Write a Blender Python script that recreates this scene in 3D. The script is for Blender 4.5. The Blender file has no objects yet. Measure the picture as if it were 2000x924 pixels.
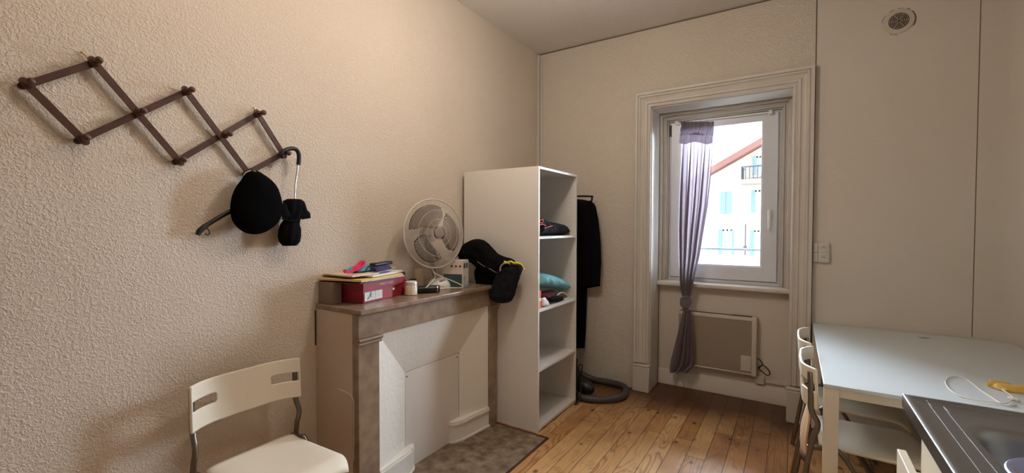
import bpy, bmesh, math, random
from math import pi, sin, cos, radians as R
from mathutils import Vector as V, Matrix, Euler, noise
from mathutils.geometry import delaunay_2d_cdt
random.seed(7)
sc = bpy.context.scene
col = sc.collection

# ------------------------------------------------------------ camera
FPX, YAW, PITCH, ROLL = 855.75, -0.5722, -0.023545, 0.00196
CAM = V((0, 0, 1.45))
_f = V((sin(YAW)*cos(PITCH), cos(YAW)*cos(PITCH), sin(PITCH)))
_r = V((cos(YAW), -sin(YAW), 0)); _u = _r.cross(_f)
_r2 = _r*cos(ROLL)+_u*sin(ROLL); _u2 = _u*cos(ROLL)-_r*sin(ROLL)
cd = bpy.data.cameras.new('camera'); cam = bpy.data.objects.new('camera', cd); col.objects.link(cam)
m3 = Matrix((_r2, _u2, -_f)).transposed()
cam.matrix_world = Matrix.Translation(CAM) @ m3.to_4x4()
cd.sensor_fit = 'HORIZONTAL'; cd.sensor_width = 36; cd.lens = FPX/2000*36; cd.clip_start = 0.02; cd.clip_end = 400
sc.camera = cam

def at(px, py, ax, val):
    """measured point of the photograph taken onto a known plane of the room"""
    d = _r2*((px-1000)/FPX) - _u2*((py-462)/FPX) + _f
    return CAM + d*((val-CAM[ax])/d[ax])

# ------------------------------------------------------------ materials
def mat(name, color, rough=0.6, metal=0.0, bump=None, var=None, spec=None, coat=0, trans=0, alpha=1, sheen=0):
    m = bpy.data.materials.new(name); m.use_nodes = True
    nt = m.node_tree; b = nt.nodes['Principled BSDF']
    b.inputs['Base Color'].default_value = (*color, 1); b.inputs['Roughness'].default_value = rough
    b.inputs['Metallic'].default_value = metal
    if spec is not None: b.inputs['Specular IOR Level'].default_value = spec
    if coat: b.inputs['Coat Weight'].default_value = coat
    if sheen: b.inputs['Sheen Weight'].default_value = sheen
    tc = nt.nodes.new('ShaderNodeTexCoord')
    if var:   # (scale, amount, second colour)
        n = nt.nodes.new('ShaderNodeTexNoise'); n.inputs['Scale'].default_value = var[0]; n.inputs['Detail'].default_value = 5
        nt.links.new(tc.outputs['Object'], n.inputs['Vector'])
        r = nt.nodes.new('ShaderNodeValToRGB'); r.color_ramp.elements[0].position = .5-var[1]/2; r.color_ramp.elements[1].position = .5+var[1]/2
        r.color_ramp.elements[0].color = (*var[2], 1); r.color_ramp.elements[1].color = (*color, 1)
        nt.links.new(n.outputs['Fac'], r.inputs['Fac']); nt.links.new(r.outputs['Color'], b.inputs['Base Color'])
    if bump:  # (scale, strength, distance)
        n = nt.nodes.new('ShaderNodeTexNoise'); n.inputs['Scale'].default_value = bump[0]; n.inputs['Detail'].default_value = 3
        nt.links.new(tc.outputs['Object'], n.inputs['Vector'])
        bp = nt.nodes.new('ShaderNodeBump'); bp.inputs['Strength'].default_value = bump[1]; bp.inputs['Distance'].default_value = bump[2]
        nt.links.new(n.outputs['Fac'], bp.inputs['Height']); nt.links.new(bp.outputs['Normal'], b.inputs['Normal'])
    return m

def srgb(r, g, b):
    f = lambda c: (c/255/12.92 if c/255 <= .04045 else ((c/255+.055)/1.055)**2.4)
    return (f(r), f(g), f(b))

def plaster(name, base, dark, s1, st, dist, patch=.35):
    m = bpy.data.materials.new(name); m.use_nodes = True; nt = m.node_tree; L = nt.links; b = nt.nodes['Principled BSDF']
    b.inputs['Roughness'].default_value = .85; b.inputs['Specular IOR Level'].default_value = .2
    tc = nt.nodes.new('ShaderNodeTexCoord')
    n0 = nt.nodes.new('ShaderNodeTexNoise'); n0.inputs['Scale'].default_value = 1.3; n0.inputs['Detail'].default_value = 4
    L.new(tc.outputs['Object'], n0.inputs['Vector'])
    r = nt.nodes.new('ShaderNodeValToRGB'); r.color_ramp.elements[0].position = .5-patch; r.color_ramp.elements[1].position = .5+patch
    r.color_ramp.elements[0].color = (*dark, 1); r.color_ramp.elements[1].color = (*base, 1)
    L.new(n0.outputs['Fac'], r.inputs['Fac']); L.new(r.outputs['Color'], b.inputs['Base Color'])
    n1 = nt.nodes.new('ShaderNodeTexNoise'); n1.inputs['Scale'].default_value = s1; n1.inputs['Detail'].default_value = 2.5
    n1.inputs['Distortion'].default_value = .8
    L.new(tc.outputs['Object'], n1.inputs['Vector'])
    r1 = nt.nodes.new('ShaderNodeValToRGB'); r1.color_ramp.elements[0].position = .42; r1.color_ramp.elements[1].position = .68
    L.new(n1.outputs['Fac'], r1.inputs['Fac'])
    bp = nt.nodes.new('ShaderNodeBump'); bp.inputs['Strength'].default_value = st; bp.inputs['Distance'].default_value = dist
    L.new(r1.outputs['Color'], bp.inputs['Height']); L.new(bp.outputs['Normal'], b.inputs['Normal'])
    return m

def plank_mat():
    m = bpy.data.materials.new('pine_planks'); m.use_nodes = True; nt = m.node_tree; L = nt.links; N = nt.nodes
    b = N['Principled BSDF']; b.inputs['Roughness'].default_value = .42; b.inputs['Specular IOR Level'].default_value = .4
    tc = N.new('ShaderNodeTexCoord'); sp = N.new('ShaderNodeSeparateXYZ'); L.new(tc.outputs['Object'], sp.inputs[0])
    def mth(op, a, c=None, d=None):
        n = N.new('ShaderNodeMath'); n.operation = op
        for i, v in enumerate((a, c, d)):
            if v is None: continue
            if isinstance(v, (int, float)): n.inputs[i].default_value = v
            else: L.new(v, n.inputs[i])
        return n.outputs[0]
    W = 0.108
    u = mth('DIVIDE', mth('ADD', sp.outputs[0], .015), W); iu = mth('FLOOR', u); fu = mth('SUBTRACT', u, iu)
    wn = N.new('ShaderNodeTexWhiteNoise'); wn.noise_dimensions = '1D'; L.new(iu, wn.inputs['W'])
    off = mth('MULTIPLY', wn.outputs['Value'], 7.0)
    v = mth('DIVIDE', mth('ADD', sp.outputs[1], off), 1.35); iv = mth('FLOOR', v); fv = mth('SUBTRACT', v, iv)
    cid = mth('ADD', mth('MULTIPLY', iu, 13.7), mth('MULTIPLY', iv, 5.3))
    wn2 = N.new('ShaderNodeTexWhiteNoise'); wn2.noise_dimensions = '1D'; L.new(cid, wn2.inputs['W'])
    # grain coordinates
    cx = N.new('ShaderNodeCombineXYZ')
    L.new(mth('MULTIPLY', sp.outputs[0], 9.0), cx.inputs[0]); L.new(mth('MULTIPLY', sp.outputs[1], 1.5), cx.inputs[1]); L.new(mth('MULTIPLY', wn2.outputs['Value'], 40.0), cx.inputs[2])
    wob = N.new('ShaderNodeTexNoise'); wob.inputs['Scale'].default_value = 1.0; wob.inputs['Detail'].default_value = 1.5; L.new(cx.outputs[0], wob.inputs['Vector'])
    rings = mth('SINE', mth('MULTIPLY', wob.outputs['Fac'], 80.0))
    grain = mth('POWER', mth('MULTIPLY_ADD', rings, .5, .5), 2.2)
    fine = N.new('ShaderNodeTexNoise'); fine.inputs['Scale'].default_value = 1.0; fine.inputs['Detail'].default_value = 4
    cf = N.new('ShaderNodeCombineXYZ'); L.new(mth('MULTIPLY', sp.outputs[0], 160.0), cf.inputs[0]); L.new(mth('MULTIPLY', sp.outputs[1], 8.0), cf.inputs[1]); L.new(wn2.outputs['Value'], cf.inputs[2])
    L.new(cf.outputs[0], fine.inputs['Vector'])
    base = N.new('ShaderNodeValToRGB'); e = base.color_ramp.elements
    e[0].position = 0; e[0].color = (*srgb(166, 116, 66), 1); e[1].position = 1; e[1].color = (*srgb(220, 180, 124), 1)
    e2 = e.new(.5); e2.color = (*srgb(200, 152, 96), 1)
    L.new(wn2.outputs['Value'], base.inputs['Fac'])
    def mix(fac, a, c, mode='MIX'):
        n = N.new('ShaderNodeMix'); n.data_type = 'RGBA'; n.blend_type = mode
        if isinstance(fac, (int, float)): n.inputs[0].default_value = fac
        else: L.new(fac, n.inputs[0])
        for s, q in ((6, a), (7, c)):
            if isinstance(q, tuple): n.inputs[s].default_value = (*q, 1)
            else: L.new(q, n.inputs[s])
        return n.outputs[2]
    gm = N.new('ShaderNodeTexNoise'); gm.inputs['Scale'].default_value = 2.6; gm.inputs['Detail'].default_value = 2; L.new(cx.outputs[0], gm.inputs['Vector']); gm.inputs['Scale'].default_value = .55
    gmr = N.new('ShaderNodeMapRange'); gmr.inputs['From Min'].default_value = .42; gmr.inputs['From Max'].default_value = .62; gmr.inputs['To Min'].default_value = .12; gmr.inputs['To Max'].default_value = .62; L.new(gm.outputs['Fac'], gmr.inputs['Value'])
    c = mix(mth('MULTIPLY', grain, gmr.outputs[0]), base.outputs['Color'], srgb(128, 74, 36))
    c = mix(mth('MULTIPLY', fine.outputs['Fac'], .35), c, srgb(140, 90, 50))
    # knots
    kv = N.new('ShaderNodeTexVoronoi'); kv.inputs['Scale'].default_value = 1; kv.inputs['Randomness'].default_value = 1
    ck = N.new('ShaderNodeCombineXYZ'); L.new(mth('MULTIPLY', sp.outputs[0], 8.5), ck.inputs[0]); L.new(mth('MULTIPLY', sp.outputs[1], 6.0), ck.inputs[1])
    L.new(ck.outputs[0], kv.inputs['Vector'])
    kr = N.new('ShaderNodeMapRange'); kr.inputs['From Min'].default_value = .08; kr.inputs['From Max'].default_value = .17; kr.inputs['To Min'].default_value = 1; kr.inputs['To Max'].default_value = 0
    L.new(kv.outputs['Distance'], kr.inputs['Value'])
    c = mix(mth('MULTIPLY', kr.outputs[0], .8), c, srgb(56, 28, 16))
    # old dark stain, worn varnish patches
    st = N.new('ShaderNodeTexNoise'); st.inputs['Scale'].default_value = 2.1; st.inputs['Detail'].default_value = 6; L.new(tc.outputs['Object'], st.inputs['Vector'])
    sr = N.new('ShaderNodeMapRange'); sr.inputs['From Min'].default_value = .52; sr.inputs['From Max'].default_value = .72; L.new(st.outputs['Fac'], sr.inputs['Value'])
    c = mix(mth('MULTIPLY', sr.outputs[0], .5), c, srgb(110, 60, 30))
    s2 = N.new('ShaderNodeTexNoise'); s2.inputs['Scale'].default_value = 7.5; s2.inputs['Detail'].default_value = 7; s2.inputs['Roughness'].default_value = .7; L.new(tc.outputs['Object'], s2.inputs['Vector'])
    s2r = N.new('ShaderNodeMapRange'); s2r.inputs['From Min'].default_value = .56; s2r.inputs['From Max'].default_value = .72; L.new(s2.outputs['Fac'], s2r.inputs['Value'])
    c = mix(mth('MULTIPLY', s2r.outputs[0], .55), c, srgb(104, 58, 34))
    # the strip along the window wall was varnished dark
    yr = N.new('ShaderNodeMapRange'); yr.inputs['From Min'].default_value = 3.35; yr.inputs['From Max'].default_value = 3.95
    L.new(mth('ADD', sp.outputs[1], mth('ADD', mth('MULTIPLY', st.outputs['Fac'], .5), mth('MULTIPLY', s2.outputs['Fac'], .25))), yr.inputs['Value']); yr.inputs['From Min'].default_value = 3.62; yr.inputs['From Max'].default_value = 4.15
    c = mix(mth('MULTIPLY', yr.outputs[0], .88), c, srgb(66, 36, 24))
    # gaps
    g1 = mth('LESS_THAN', fu, .022); g2 = mth('GREATER_THAN', fu, .985); g3 = mth('LESS_THAN', fv, .0028)
    gap = mth('MAXIMUM', mth('MAXIMUM', g1, g2), g3)
    c = mix(mth('MULTIPLY', gap, .85), c, srgb(45, 24, 14))
    L.new(c, b.inputs['Base Color'])
    bp = N.new('ShaderNodeBump'); bp.inputs['Strength'].default_value = .5; bp.inputs['Distance'].default_value = .003
    L.new(mth('SUBTRACT', mth('MULTIPLY', grain, .15), gap), bp.inputs['Height']); L.new(bp.outputs['Normal'], b.inputs['Normal'])
    return m

M = {}
M['wall_l'] = plaster('ingrain_wallpaper', srgb(222, 209, 194), srgb(215, 200, 183), 95, .55, .006)
M['wall_b'] = plaster('painted_wallpaper', srgb(217, 208, 193), srgb(210, 198, 182), 80, .6, .007)
M['wall_s'] = plaster('smooth_paint', srgb(214, 206, 194), srgb(207, 198, 184), 25, .15, .004)
M['ceil'] = plaster('ceiling_paint', srgb(222, 216, 208), srgb(212, 204, 196), 70, .4, .006)
M['niche'] = mat('niche_paint', srgb(214, 204, 190), .7, bump=(30, .2, .004))
M['trim'] = mat('trim_paint', srgb(206, 199, 188), .45, var=(5, .5, srgb(198, 190, 178)))
M['oldwood'] = mat('old_frame_paint', srgb(196, 190, 180), .5, var=(5, .5, srgb(186, 178, 166)))
M['pvc'] = mat('window_pvc', srgb(212, 213, 215), .3)
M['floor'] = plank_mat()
M['marble'] = mat('brown_marble', srgb(156, 134, 112), .38, bump=(40, .12, .002), var=(16, .45, srgb(122, 100, 80)))
M['slab'] = mat('polished_brown_marble', srgb(150, 130, 112), .25, var=(18, .5, srgb(122, 102, 86)))
M['hearth'] = mat('worn_hearth_stone', srgb(142, 126, 104), .45, bump=(14, .4, .004), var=(15, .35, srgb(96, 74, 52)))
M['fpwhite'] = mat('fireplace_white_paint', srgb(226, 220, 210), .5, bump=(38, .35, .006))
M['fpside'] = mat('fireplace_side_paint', srgb(200, 180, 162), .6, bump=(20, .25, .004))
M['fppanel'] = mat('closure_panel_paint', srgb(216, 208, 200), .5, bump=(12, .12, .002))
M['crack'] = mat('crack_shadow_gap', srgb(70, 58, 48), .9)
M['melamine'] = mat('white_melamine', srgb(220, 214, 206), .35)
M['shelfback'] = mat('shelf_back_board', srgb(214, 210, 200), .5)
M['hole'] = mat('pin_hole', srgb(110, 100, 90), .8)
M['rackwood'] = mat('dark_mahogany', srgb(82, 46, 33), .42, var=(30, .5, srgb(62, 32, 24)))
M['brass'] = mat('brass_screw', srgb(170, 140, 80), .35, 1)
M['black'] = mat('black_fabric', srgb(14, 14, 16), .95, bump=(40, .3, .003), spec=.1)
M['feltblack'] = mat('black_felt', srgb(8, 8, 9), .98, spec=.05)
M['navy'] = mat('navy_black_cloth', srgb(19, 20, 28), .85, bump=(60, .5, .004), spec=.25)
M['blackpl'] = mat('black_plastic', srgb(20, 19, 19), .4)
M['chrome'] = mat('chrome_shaft', srgb(190, 188, 186), .35, 1)
M['tube'] = mat('grey_metal_tube', srgb(120, 112, 104), .35, .8)
M['chairpl'] = mat('ivory_plastic', srgb(236, 226, 208), .35)
M['tabletop'] = mat('white_laminate', srgb(204, 212, 214), .25)
M['tableleg'] = mat('cream_painted_frame', srgb(222, 212, 194), .4)
M['steel'] = mat('brushed_steel', srgb(150, 152, 154), .33, .95, bump=(90, .05, .001))
M['steeledge'] = mat('edge_dark_reflection', srgb(52, 48, 46), .3, .6)  # dark reflection on the steel edge, put into its colour
M['rim'] = mat('polished_rim', srgb(235, 235, 235), .4, .5)
M['steelline'] = mat('pressed_steel_line', srgb(140, 142, 144), .7, .8)
M['cabinet'] = mat('cream_cabinet', srgb(226, 214, 190), .4)
M['heater'] = mat('heater_enamel', srgb(206, 198, 182), .4)
M['heatergrille'] = mat('heater_grille', srgb(178, 164, 144), .5)
M['heaterdark'] = mat('heater_inside', srgb(120, 108, 92), .7)
M['cloth_red'] = mat('dark_red_cloth', srgb(84, 26, 38), .9)
M['teal'] = mat('turquoise_cloth', srgb(122, 184, 196), .85, bump=(40, .4, .004))
M['orange'] = mat('orange_card', srgb(230, 84, 44), .5)
M['white'] = mat('white_matte', srgb(232, 228, 222), .6)
M['offwhite'] = mat('offwhite_plastic', srgb(224, 218, 206), .4)
M['redbox'] = mat('crimson_card', srgb(158, 34, 50), .5)
M['boxdark'] = mat('taupe_card', srgb(132, 112, 100), .7)
M['label'] = mat('pale_label', srgb(214, 212, 204), .5)
M['inkgrey'] = mat('grey_ink', srgb(96, 96, 98), .6)
M['gold'] = mat('gold_metal', srgb(196, 160, 110), .35, .6)
M['jarcream'] = mat('cream_glass_candle', srgb(222, 204, 176), .12, coat=1)
M['pink'] = mat('hot_pink_satin', srgb(214, 20, 84), .45)
M['blue'] = mat('sky_blue_film', srgb(96, 156, 190), .35)
M['purple'] = mat('indigo_cloth', srgb(52, 46, 92), .8)
M['yellowpaper'] = mat('yellow_envelope', srgb(214, 180, 116), .6)
M['violetpaper'] = mat('violet_folder', srgb(84, 62, 84), .6)
M['creampaper'] = mat('cream_paper', srgb(216, 196, 170), .7)
M['paper'] = mat('white_paper', srgb(220, 218, 222), .7)
M['fanwhite'] = mat('fan_plastic', srgb(214, 204, 194), .4)
M['baselit'] = mat('lit_fan_plastic', srgb(240, 236, 230), .3)  # fan plastic whitened for the base, window light put into the colour
M['fangrey'] = mat('fan_hub_plastic', srgb(150, 140, 134), .4)
M['boxwhite'] = mat('printed_card_white', srgb(218, 208, 196), .5)
M['boxblue'] = mat('printed_card_slate', srgb(62, 78, 84), .5)
M['yellow'] = mat('yellow_cord', srgb(226, 214, 40), .6)
M['tan'] = mat('tan_lining', srgb(186, 156, 130), .7)
M['rubber'] = mat('grey_rubber_hose', srgb(74, 68, 66), .45, bump=(200, .3, .001))
M['beigecloth'] = mat('beige_cloth', srgb(206, 174, 138), .85, bump=(30, .4, .004))
M['browncloth'] = mat('brown_hem', srgb(84, 56, 42), .85)
M['glove'] = mat('yellow_rubber', srgb(226, 188, 96), .4)
M['lilac'] = mat('lilac_plastic', srgb(150, 158, 196), .35)
M['socket'] = mat('socket_plastic', srgb(206, 202, 190), .4)
M['facade'] = mat('rendered_facade', srgb(226, 220, 210), .9, bump=(3, .2, .01), var=(.6, .5, srgb(218, 210, 200)))
M['shutter'] = mat('blue_shutter', srgb(150, 184, 200), .6)
M['shuttergreen'] = mat('pale_green_shutter', srgb(156, 190, 192), .6)
M['winglass'] = mat('facade_window_glass', srgb(180, 205, 212), .15)
M['rooftile'] = mat('red_roof_tile', srgb(176, 128, 120), .8, bump=(6, .5, .03))
M['iron'] = mat('grey_iron', srgb(110, 112, 116), .5, .5)
M['darkrail'] = mat('dark_rail', srgb(70, 80, 86), .4, .4)
M['asphalt'] = mat('street_asphalt', srgb(110, 106, 100), .9)
M['ventwhite'] = mat('vent_plastic', srgb(202, 192, 174), .5)
M['ventdark'] = mat('vent_dark', srgb(34, 30, 28), .8)
M['stain'] = mat('flaked_edge', srgb(110, 92, 74), .9)
M['stickwhite'] = mat('switch_white', srgb(226, 222, 212), .4)

def glass_mat(name, tint=(1, 1, 1), refl=.06):
    m = bpy.data.materials.new(name); m.use_nodes = True; nt = m.node_tree; nt.nodes.clear()
    o = nt.nodes.new('ShaderNodeOutputMaterial'); t = nt.nodes.new('ShaderNodeBsdfTransparent'); g = nt.nodes.new('ShaderNodeBsdfGlossy')
    t.inputs['Color'].default_value = (*tint, 1); g.inputs['Roughness'].default_value = .02
    fr = nt.nodes.new('ShaderNodeFresnel'); fr.inputs['IOR'].default_value = 1.45
    mx = nt.nodes.new('ShaderNodeMixShader')
    nt.links.new(fr.outputs[0], mx.inputs[0]); nt.links.new(t.outputs[0], mx.inputs[1]); nt.links.new(g.outputs[0], mx.inputs[2]); nt.links.new(mx.outputs[0], o.inputs['Surface'])
    return m
M['pane'] = glass_mat('window_pane', (.97, .985, 1))
M['jarglass'] = glass_mat('jar_glass', (.9, .9, .85))
M['blade'] = glass_mat('smoky_fan_blade', (.62, .60, .60))
def sheer_mat():
    m = bpy.data.materials.new('mauve_sheer_cloth'); m.use_nodes = True; nt = m.node_tree; nt.nodes.clear()
    o = nt.nodes.new('ShaderNodeOutputMaterial'); d = nt.nodes.new('ShaderNodeBsdfDiffuse'); t = nt.nodes.new('ShaderNodeBsdfTranslucent')
    d.inputs['Color'].default_value = (*srgb(138, 126, 128), 1); t.inputs['Color'].default_value = (*srgb(150, 138, 146), 1)
    tr = nt.nodes.new('ShaderNodeBsdfTransparent'); tr.inputs['Color'].default_value = (.8, .8, .9, 1)
    a = nt.nodes.new('ShaderNodeMixShader'); a.inputs[0].default_value = .36
    b = nt.nodes.new('ShaderNodeMixShader'); b.inputs[0].default_value = .12
    nt.links.new(d.outputs[0], a.inputs[1]); nt.links.new(t.outputs[0], a.inputs[2]); nt.links.new(a.outputs[0], b.inputs[1]); nt.links.new(tr.outputs[0], b.inputs[2]); nt.links.new(b.outputs[0], o.inputs['Surface'])
    return m
M['curtain'] = sheer_mat()

# ------------------------------------------------------------ mesh builder
ORG = {}
class MB:
    def __init__(s): s.v = []; s.f = []
    def add(s, vs, fs):
        o = len(s.v); s.v += [V(p) for p in vs]; s.f += [[i+o for i in f] for f in fs]; return s
    def box(s, a, b):
        x0, x1 = sorted((a[0], b[0])); y0, y1 = sorted((a[1], b[1])); z0, z1 = sorted((a[2], b[2]))
        return s.add([(x0,y0,z0),(x1,y0,z0),(x1,y1,z0),(x0,y1,z0),(x0,y0,z1),(x1,y0,z1),(x1,y1,z1),(x0,y1,z1)],
                     [(0,3,2,1),(4,5,6,7),(0,1,5,4),(1,2,6,5),(2,3,7,6),(3,0,4,7)])
    def obox(s, c, size, rot=(0,0,0)):
        m = Euler(rot).to_matrix(); c = V(c); h = V(size)/2
        pts = [c+m@V((sx*h.x, sy*h.y, sz*h.z)) for sz in (-1,1) for sx, sy in ((-1,-1),(1,-1),(1,1),(-1,1))]
        return s.add(pts, [(0,3,2,1),(4,5,6,7),(0,1,5,4),(1,2,6,5),(2,3,7,6),(3,0,4,7)])
    def bar(s, a, b, w, t, n):
        """flat bar from a to b, width w across, thickness t along n"""
        a, b, n = V(a), V(b), V(n).normalized(); d = (b-a).normalized(); q = d.cross(n).normalized()*w/2; n = n*t/2
        return s.add([a-q-n, a+q-n, a+q+n, a-q+n, b-q-n, b+q-n, b+q+n, b-q+n], [(0,1,2,3),(7,6,5,4),(0,4,5,1),(1,5,6,2),(2,6,7,3),(3,7,4,0)])
    def tube(s, pts, r, n=12, closed=False, cap=True):
        pts = [V(p) for p in pts]; N = len(pts); rr = r if isinstance(r, (list, tuple)) else [r]*N
        prev = None; o = len(s.v)
        for i, p in enumerate(pts):
            if closed: d = pts[(i+1) % N]-pts[i-1]
            else: d = pts[min(i+1, N-1)]-pts[max(i-1, 0)]
            d.normalize()
            if prev is None: prev = V((0,0,1)) if abs(d.z) < .9 else V((1,0,0))
            u = (prev-d*prev.dot(d)).normalized(); w = d.cross(u); prev = u
            for k in range(n): s.v.append(p+(u*cos(2*pi*k/n)+w*sin(2*pi*k/n))*rr[i])
        for i in range(N if closed else N-1):
            j = (i+1) % N
            for k in range(n): s.f.append([o+i*n+k, o+i*n+(k+1)%n, o+j*n+(k+1)%n, o+j*n+k])
        if cap and not closed:
            s.f.append([o+k for k in range(n)][::-1]); s.f.append([o+(N-1)*n+k for k in range(n)])
        return s
    def lathe(s, prof, c, axis=(0,0,1), n=28, cap=True):
        """prof: (radius, height along axis)"""
        ax = V(axis).normalized(); h = V((1,0,0)) if abs(ax.x) < .9 else V((0,1,0)); u = (h-ax*h.dot(ax)).normalized(); w = ax.cross(u); c = V(c); o = len(s.v)
        for r, z in prof:
            for k in range(n): s.v.append(c+ax*z+(u*cos(2*pi*k/n)+w*sin(2*pi*k/n))*max(r, 1e-4))
        for i in range(len(prof)-1):
            for k in range(n): s.f.append([o+i*n+k, o+i*n+(k+1)%n, o+(i+1)*n+(k+1)%n, o+(i+1)*n+k])
        if cap: s.f.append([o+k for k in range(n)][::-1]); s.f.append([o+(len(prof)-1)*n+k for k in range(n)])
        return s
    def prism(s, poly, o, U, W, N, d):
        """polygon in the U,W plane from o, extruded by d along N"""
        o, U, W, N = V(o), V(U), V(W), V(N); k = len(poly)
        a = [o+U*p[0]+W*p[1] for p in poly]; b = [p+N*d for p in a]
        return s.add(a+b, [list(range(k))[::-1], list(range(k, 2*k))]+[[i, (i+1)%k, k+(i+1)%k, k+i] for i in range(k)])
    def grid(s, fn, nu, nv, thick=0):
        """fn(u,v)->point"""
        o = len(s.v)
        for j in range(nv+1):
            for i in range(nu+1): s.v.append(V(fn(i/nu, j/nv)))
        for j in range(nv):
            for i in range(nu):
                a = o+j*(nu+1)+i; s.f.append([a, a+1, a+nu+2, a+nu+1])
        return s
    def puff(s, poly, o, U, W, N, tf, tb, step=.012, R0=.04, amp=0, ns=20):
        """soft body with the given outline (metres in U,W), thickness tf in front and tb behind"""
        o, U, W, N = V(o), V(U), V(W), V(N)
        P = [V((p[0], p[1])) for p in poly]; k = len(P)
        xs = [p.x for p in P]; ys = [p.y for p in P]
        def inside(q):
            c = False
            for i in range(k):
                a, b = P[i], P[(i+1)%k]
                if (a.y > q.y) != (b.y > q.y) and q.x < (b.x-a.x)*(q.y-a.y)/(b.y-a.y)+a.x: c = not c
            return c
        def dist(q):
            best = 9
            for i in range(k):
                a, b = P[i], P[(i+1)%k]; ab = b-a; t = max(0, min(1, (q-a).dot(ab)/max(ab.length_squared, 1e-12))); best = min(best, (q-a-ab*t).length)
            return best
        # smooth + subdivide boundary
        B = []
        for i in range(k):
            a, b = P[i], P[(i+1)%k]; n = max(1, int((b-a).length/step))
            for j in range(n): B.append(a.lerp(b, j/n))
        pts = list(B); y = min(ys)+step/2; r = 0
        while y < max(ys):
            x = min(xs)+(step/2 if r % 2 else 0)
            while x < max(xs):
                q = V((x, y))
                if inside(q) and dist(q) > step*.55: pts.append(q)
                x += step
            y += step*.87; r += 1
        nb = len(B)
        vv, ee, ff, *_ = delaunay_2d_cdt(pts, [(i, (i+1)%nb) for i in range(nb)], [], 1, 1e-7)
        F, Bk = [], []
        for q in vv:
            d = dist(q); t = min(1, d/R0); h = math.sqrt(max(0, 1-(1-t)**2))
            w = o+U*q.x+W*q.y; nz = amp*noise.noise(w*ns)*t
            F.append(w+N*(tf*h+nz)); Bk.append(w-N*(tb*h))
        n = len(vv); o0 = len(s.v); s.v += F
        idx = {}
        for i, q in enumerate(vv):
            if dist(q) < 1e-5: idx[i] = o0+i
            else: idx[i] = len(s.v); s.v.append(Bk[i])
        for f in ff:
            s.f.append([o0+i for i in f]); s.f.append([idx[i] for i in f][::-1])
        return s
    def build(s, name, m, parent=None, smooth=True, bevel=0, seg=2, angle=35, label=None):
        origin = ORG.get(parent.name, V((0,0,0))) if parent else V((0,0,0))
        me = bpy.data.meshes.new(name); me.from_pydata([v-origin for v in s.v], [], s.f); me.validate(); me.update()
        bm = bmesh.new(); bm.from_mesh(me); bmesh.ops.recalc_face_normals(bm, faces=bm.faces); bm.to_mesh(me); bm.free()
        me.materials.append(M[m] if isinstance(m, str) else m)
        if smooth:
            for p in me.polygons: p.use_smooth = True
            me.set_sharp_from_angle(angle=R(angle))
        o = bpy.data.objects.new(name, me); col.objects.link(o)
        if parent: o.parent = parent; ORG[o.name] = origin
        if bevel:
            b = o.modifiers.new('bevel', 'BEVEL'); b.width = bevel; b.segments = seg; b.limit_method = 'ANGLE'; b.angle_limit = R(40); b.harden_normals = False
        if label: o['label'] = label
        return o

def tag(o, label, cat, group=None, kind=None):
    if label: o['label'] = label
    if cat: o['category'] = cat
    if group: o['group'] = group
    if kind: o['kind'] = kind
    return o
def thing(name, loc, label, cat, group=None, rotz=0):
    o = bpy.data.objects.new(name, None); col.objects.link(o); o.location = loc; o.rotation_euler.z = rotz
    ORG[o.name] = V(loc) if not rotz else V((0,0,0)); o.empty_display_size = .05
    return tag(o, label, cat, group)
def local_thing(name, label, cat, group=None):
    o = bpy.data.objects.new(name, None); col.objects.link(o); ORG[o.name] = V((0,0,0)); return tag(o, label, cat, group)
def struct(o): o['kind'] = 'structure'; return o
def copy_tree(o, parent=None):
    c = o.copy(); col.objects.link(c); c.parent = parent
    for ch in list(o.children): copy_tree(ch, c)
    return c
def smooth_path(pts, n=8, closed=False):
    pts = [V(p) for p in pts]; out = []; N = len(pts)
    for i in range(N if closed else N-1):
        if closed: p0, p1, p2, p3 = pts[i-1], pts[i], pts[(i+1)%N], pts[(i+2)%N]
        else: p0, p1, p2, p3 = pts[max(i-1,0)], pts[i], pts[i+1], pts[min(i+2,N-1)]
        for j in range(n):
            t = j/n; out.append(.5*((2*p1)+(p2-p0)*t+(2*p0-5*p1+4*p2-p3)*t*t+(3*p1-p0-3*p2+p3)*t**3))
    if not closed: out.append(pts[-1])
    return out
def text_mesh(txt, name, m, parent, origin, U, W, size, ext=.0004, font_shear=0):
    cu = bpy.data.curves.new('t', 'FONT'); cu.body = txt; cu.size = size; cu.extrude = ext; cu.shear = font_shear; cu.align_x = 'CENTER'; cu.align_y = 'CENTER'
    to = bpy.data.objects.new('t', cu); col.objects.link(to); dg = bpy.context.evaluated_depsgraph_get()
    me = bpy.data.meshes.new_from_object(to.evaluated_get(dg)); bpy.data.objects.remove(to)
    U, W = V(U).normalized(), V(W).normalized(); Nn = U.cross(W); b = MB()
    vs = [V(origin)+U*v.co.x+W*v.co.y+Nn*v.co.z for v in me.vertices]; b.add(vs, [list(p.vertices) for p in me.polygons])
    return b.build(name, m, parent, smooth=False)

# ============================================================ THE ROOM
LX, BY, CZ, RX, FY = -2.19, 3.87, 3.17, 1.20, -1.7
NL, NR, NB, NT = -1.053, -0.02, 4.167, 2.478        # niche left, right, back, top
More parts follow.
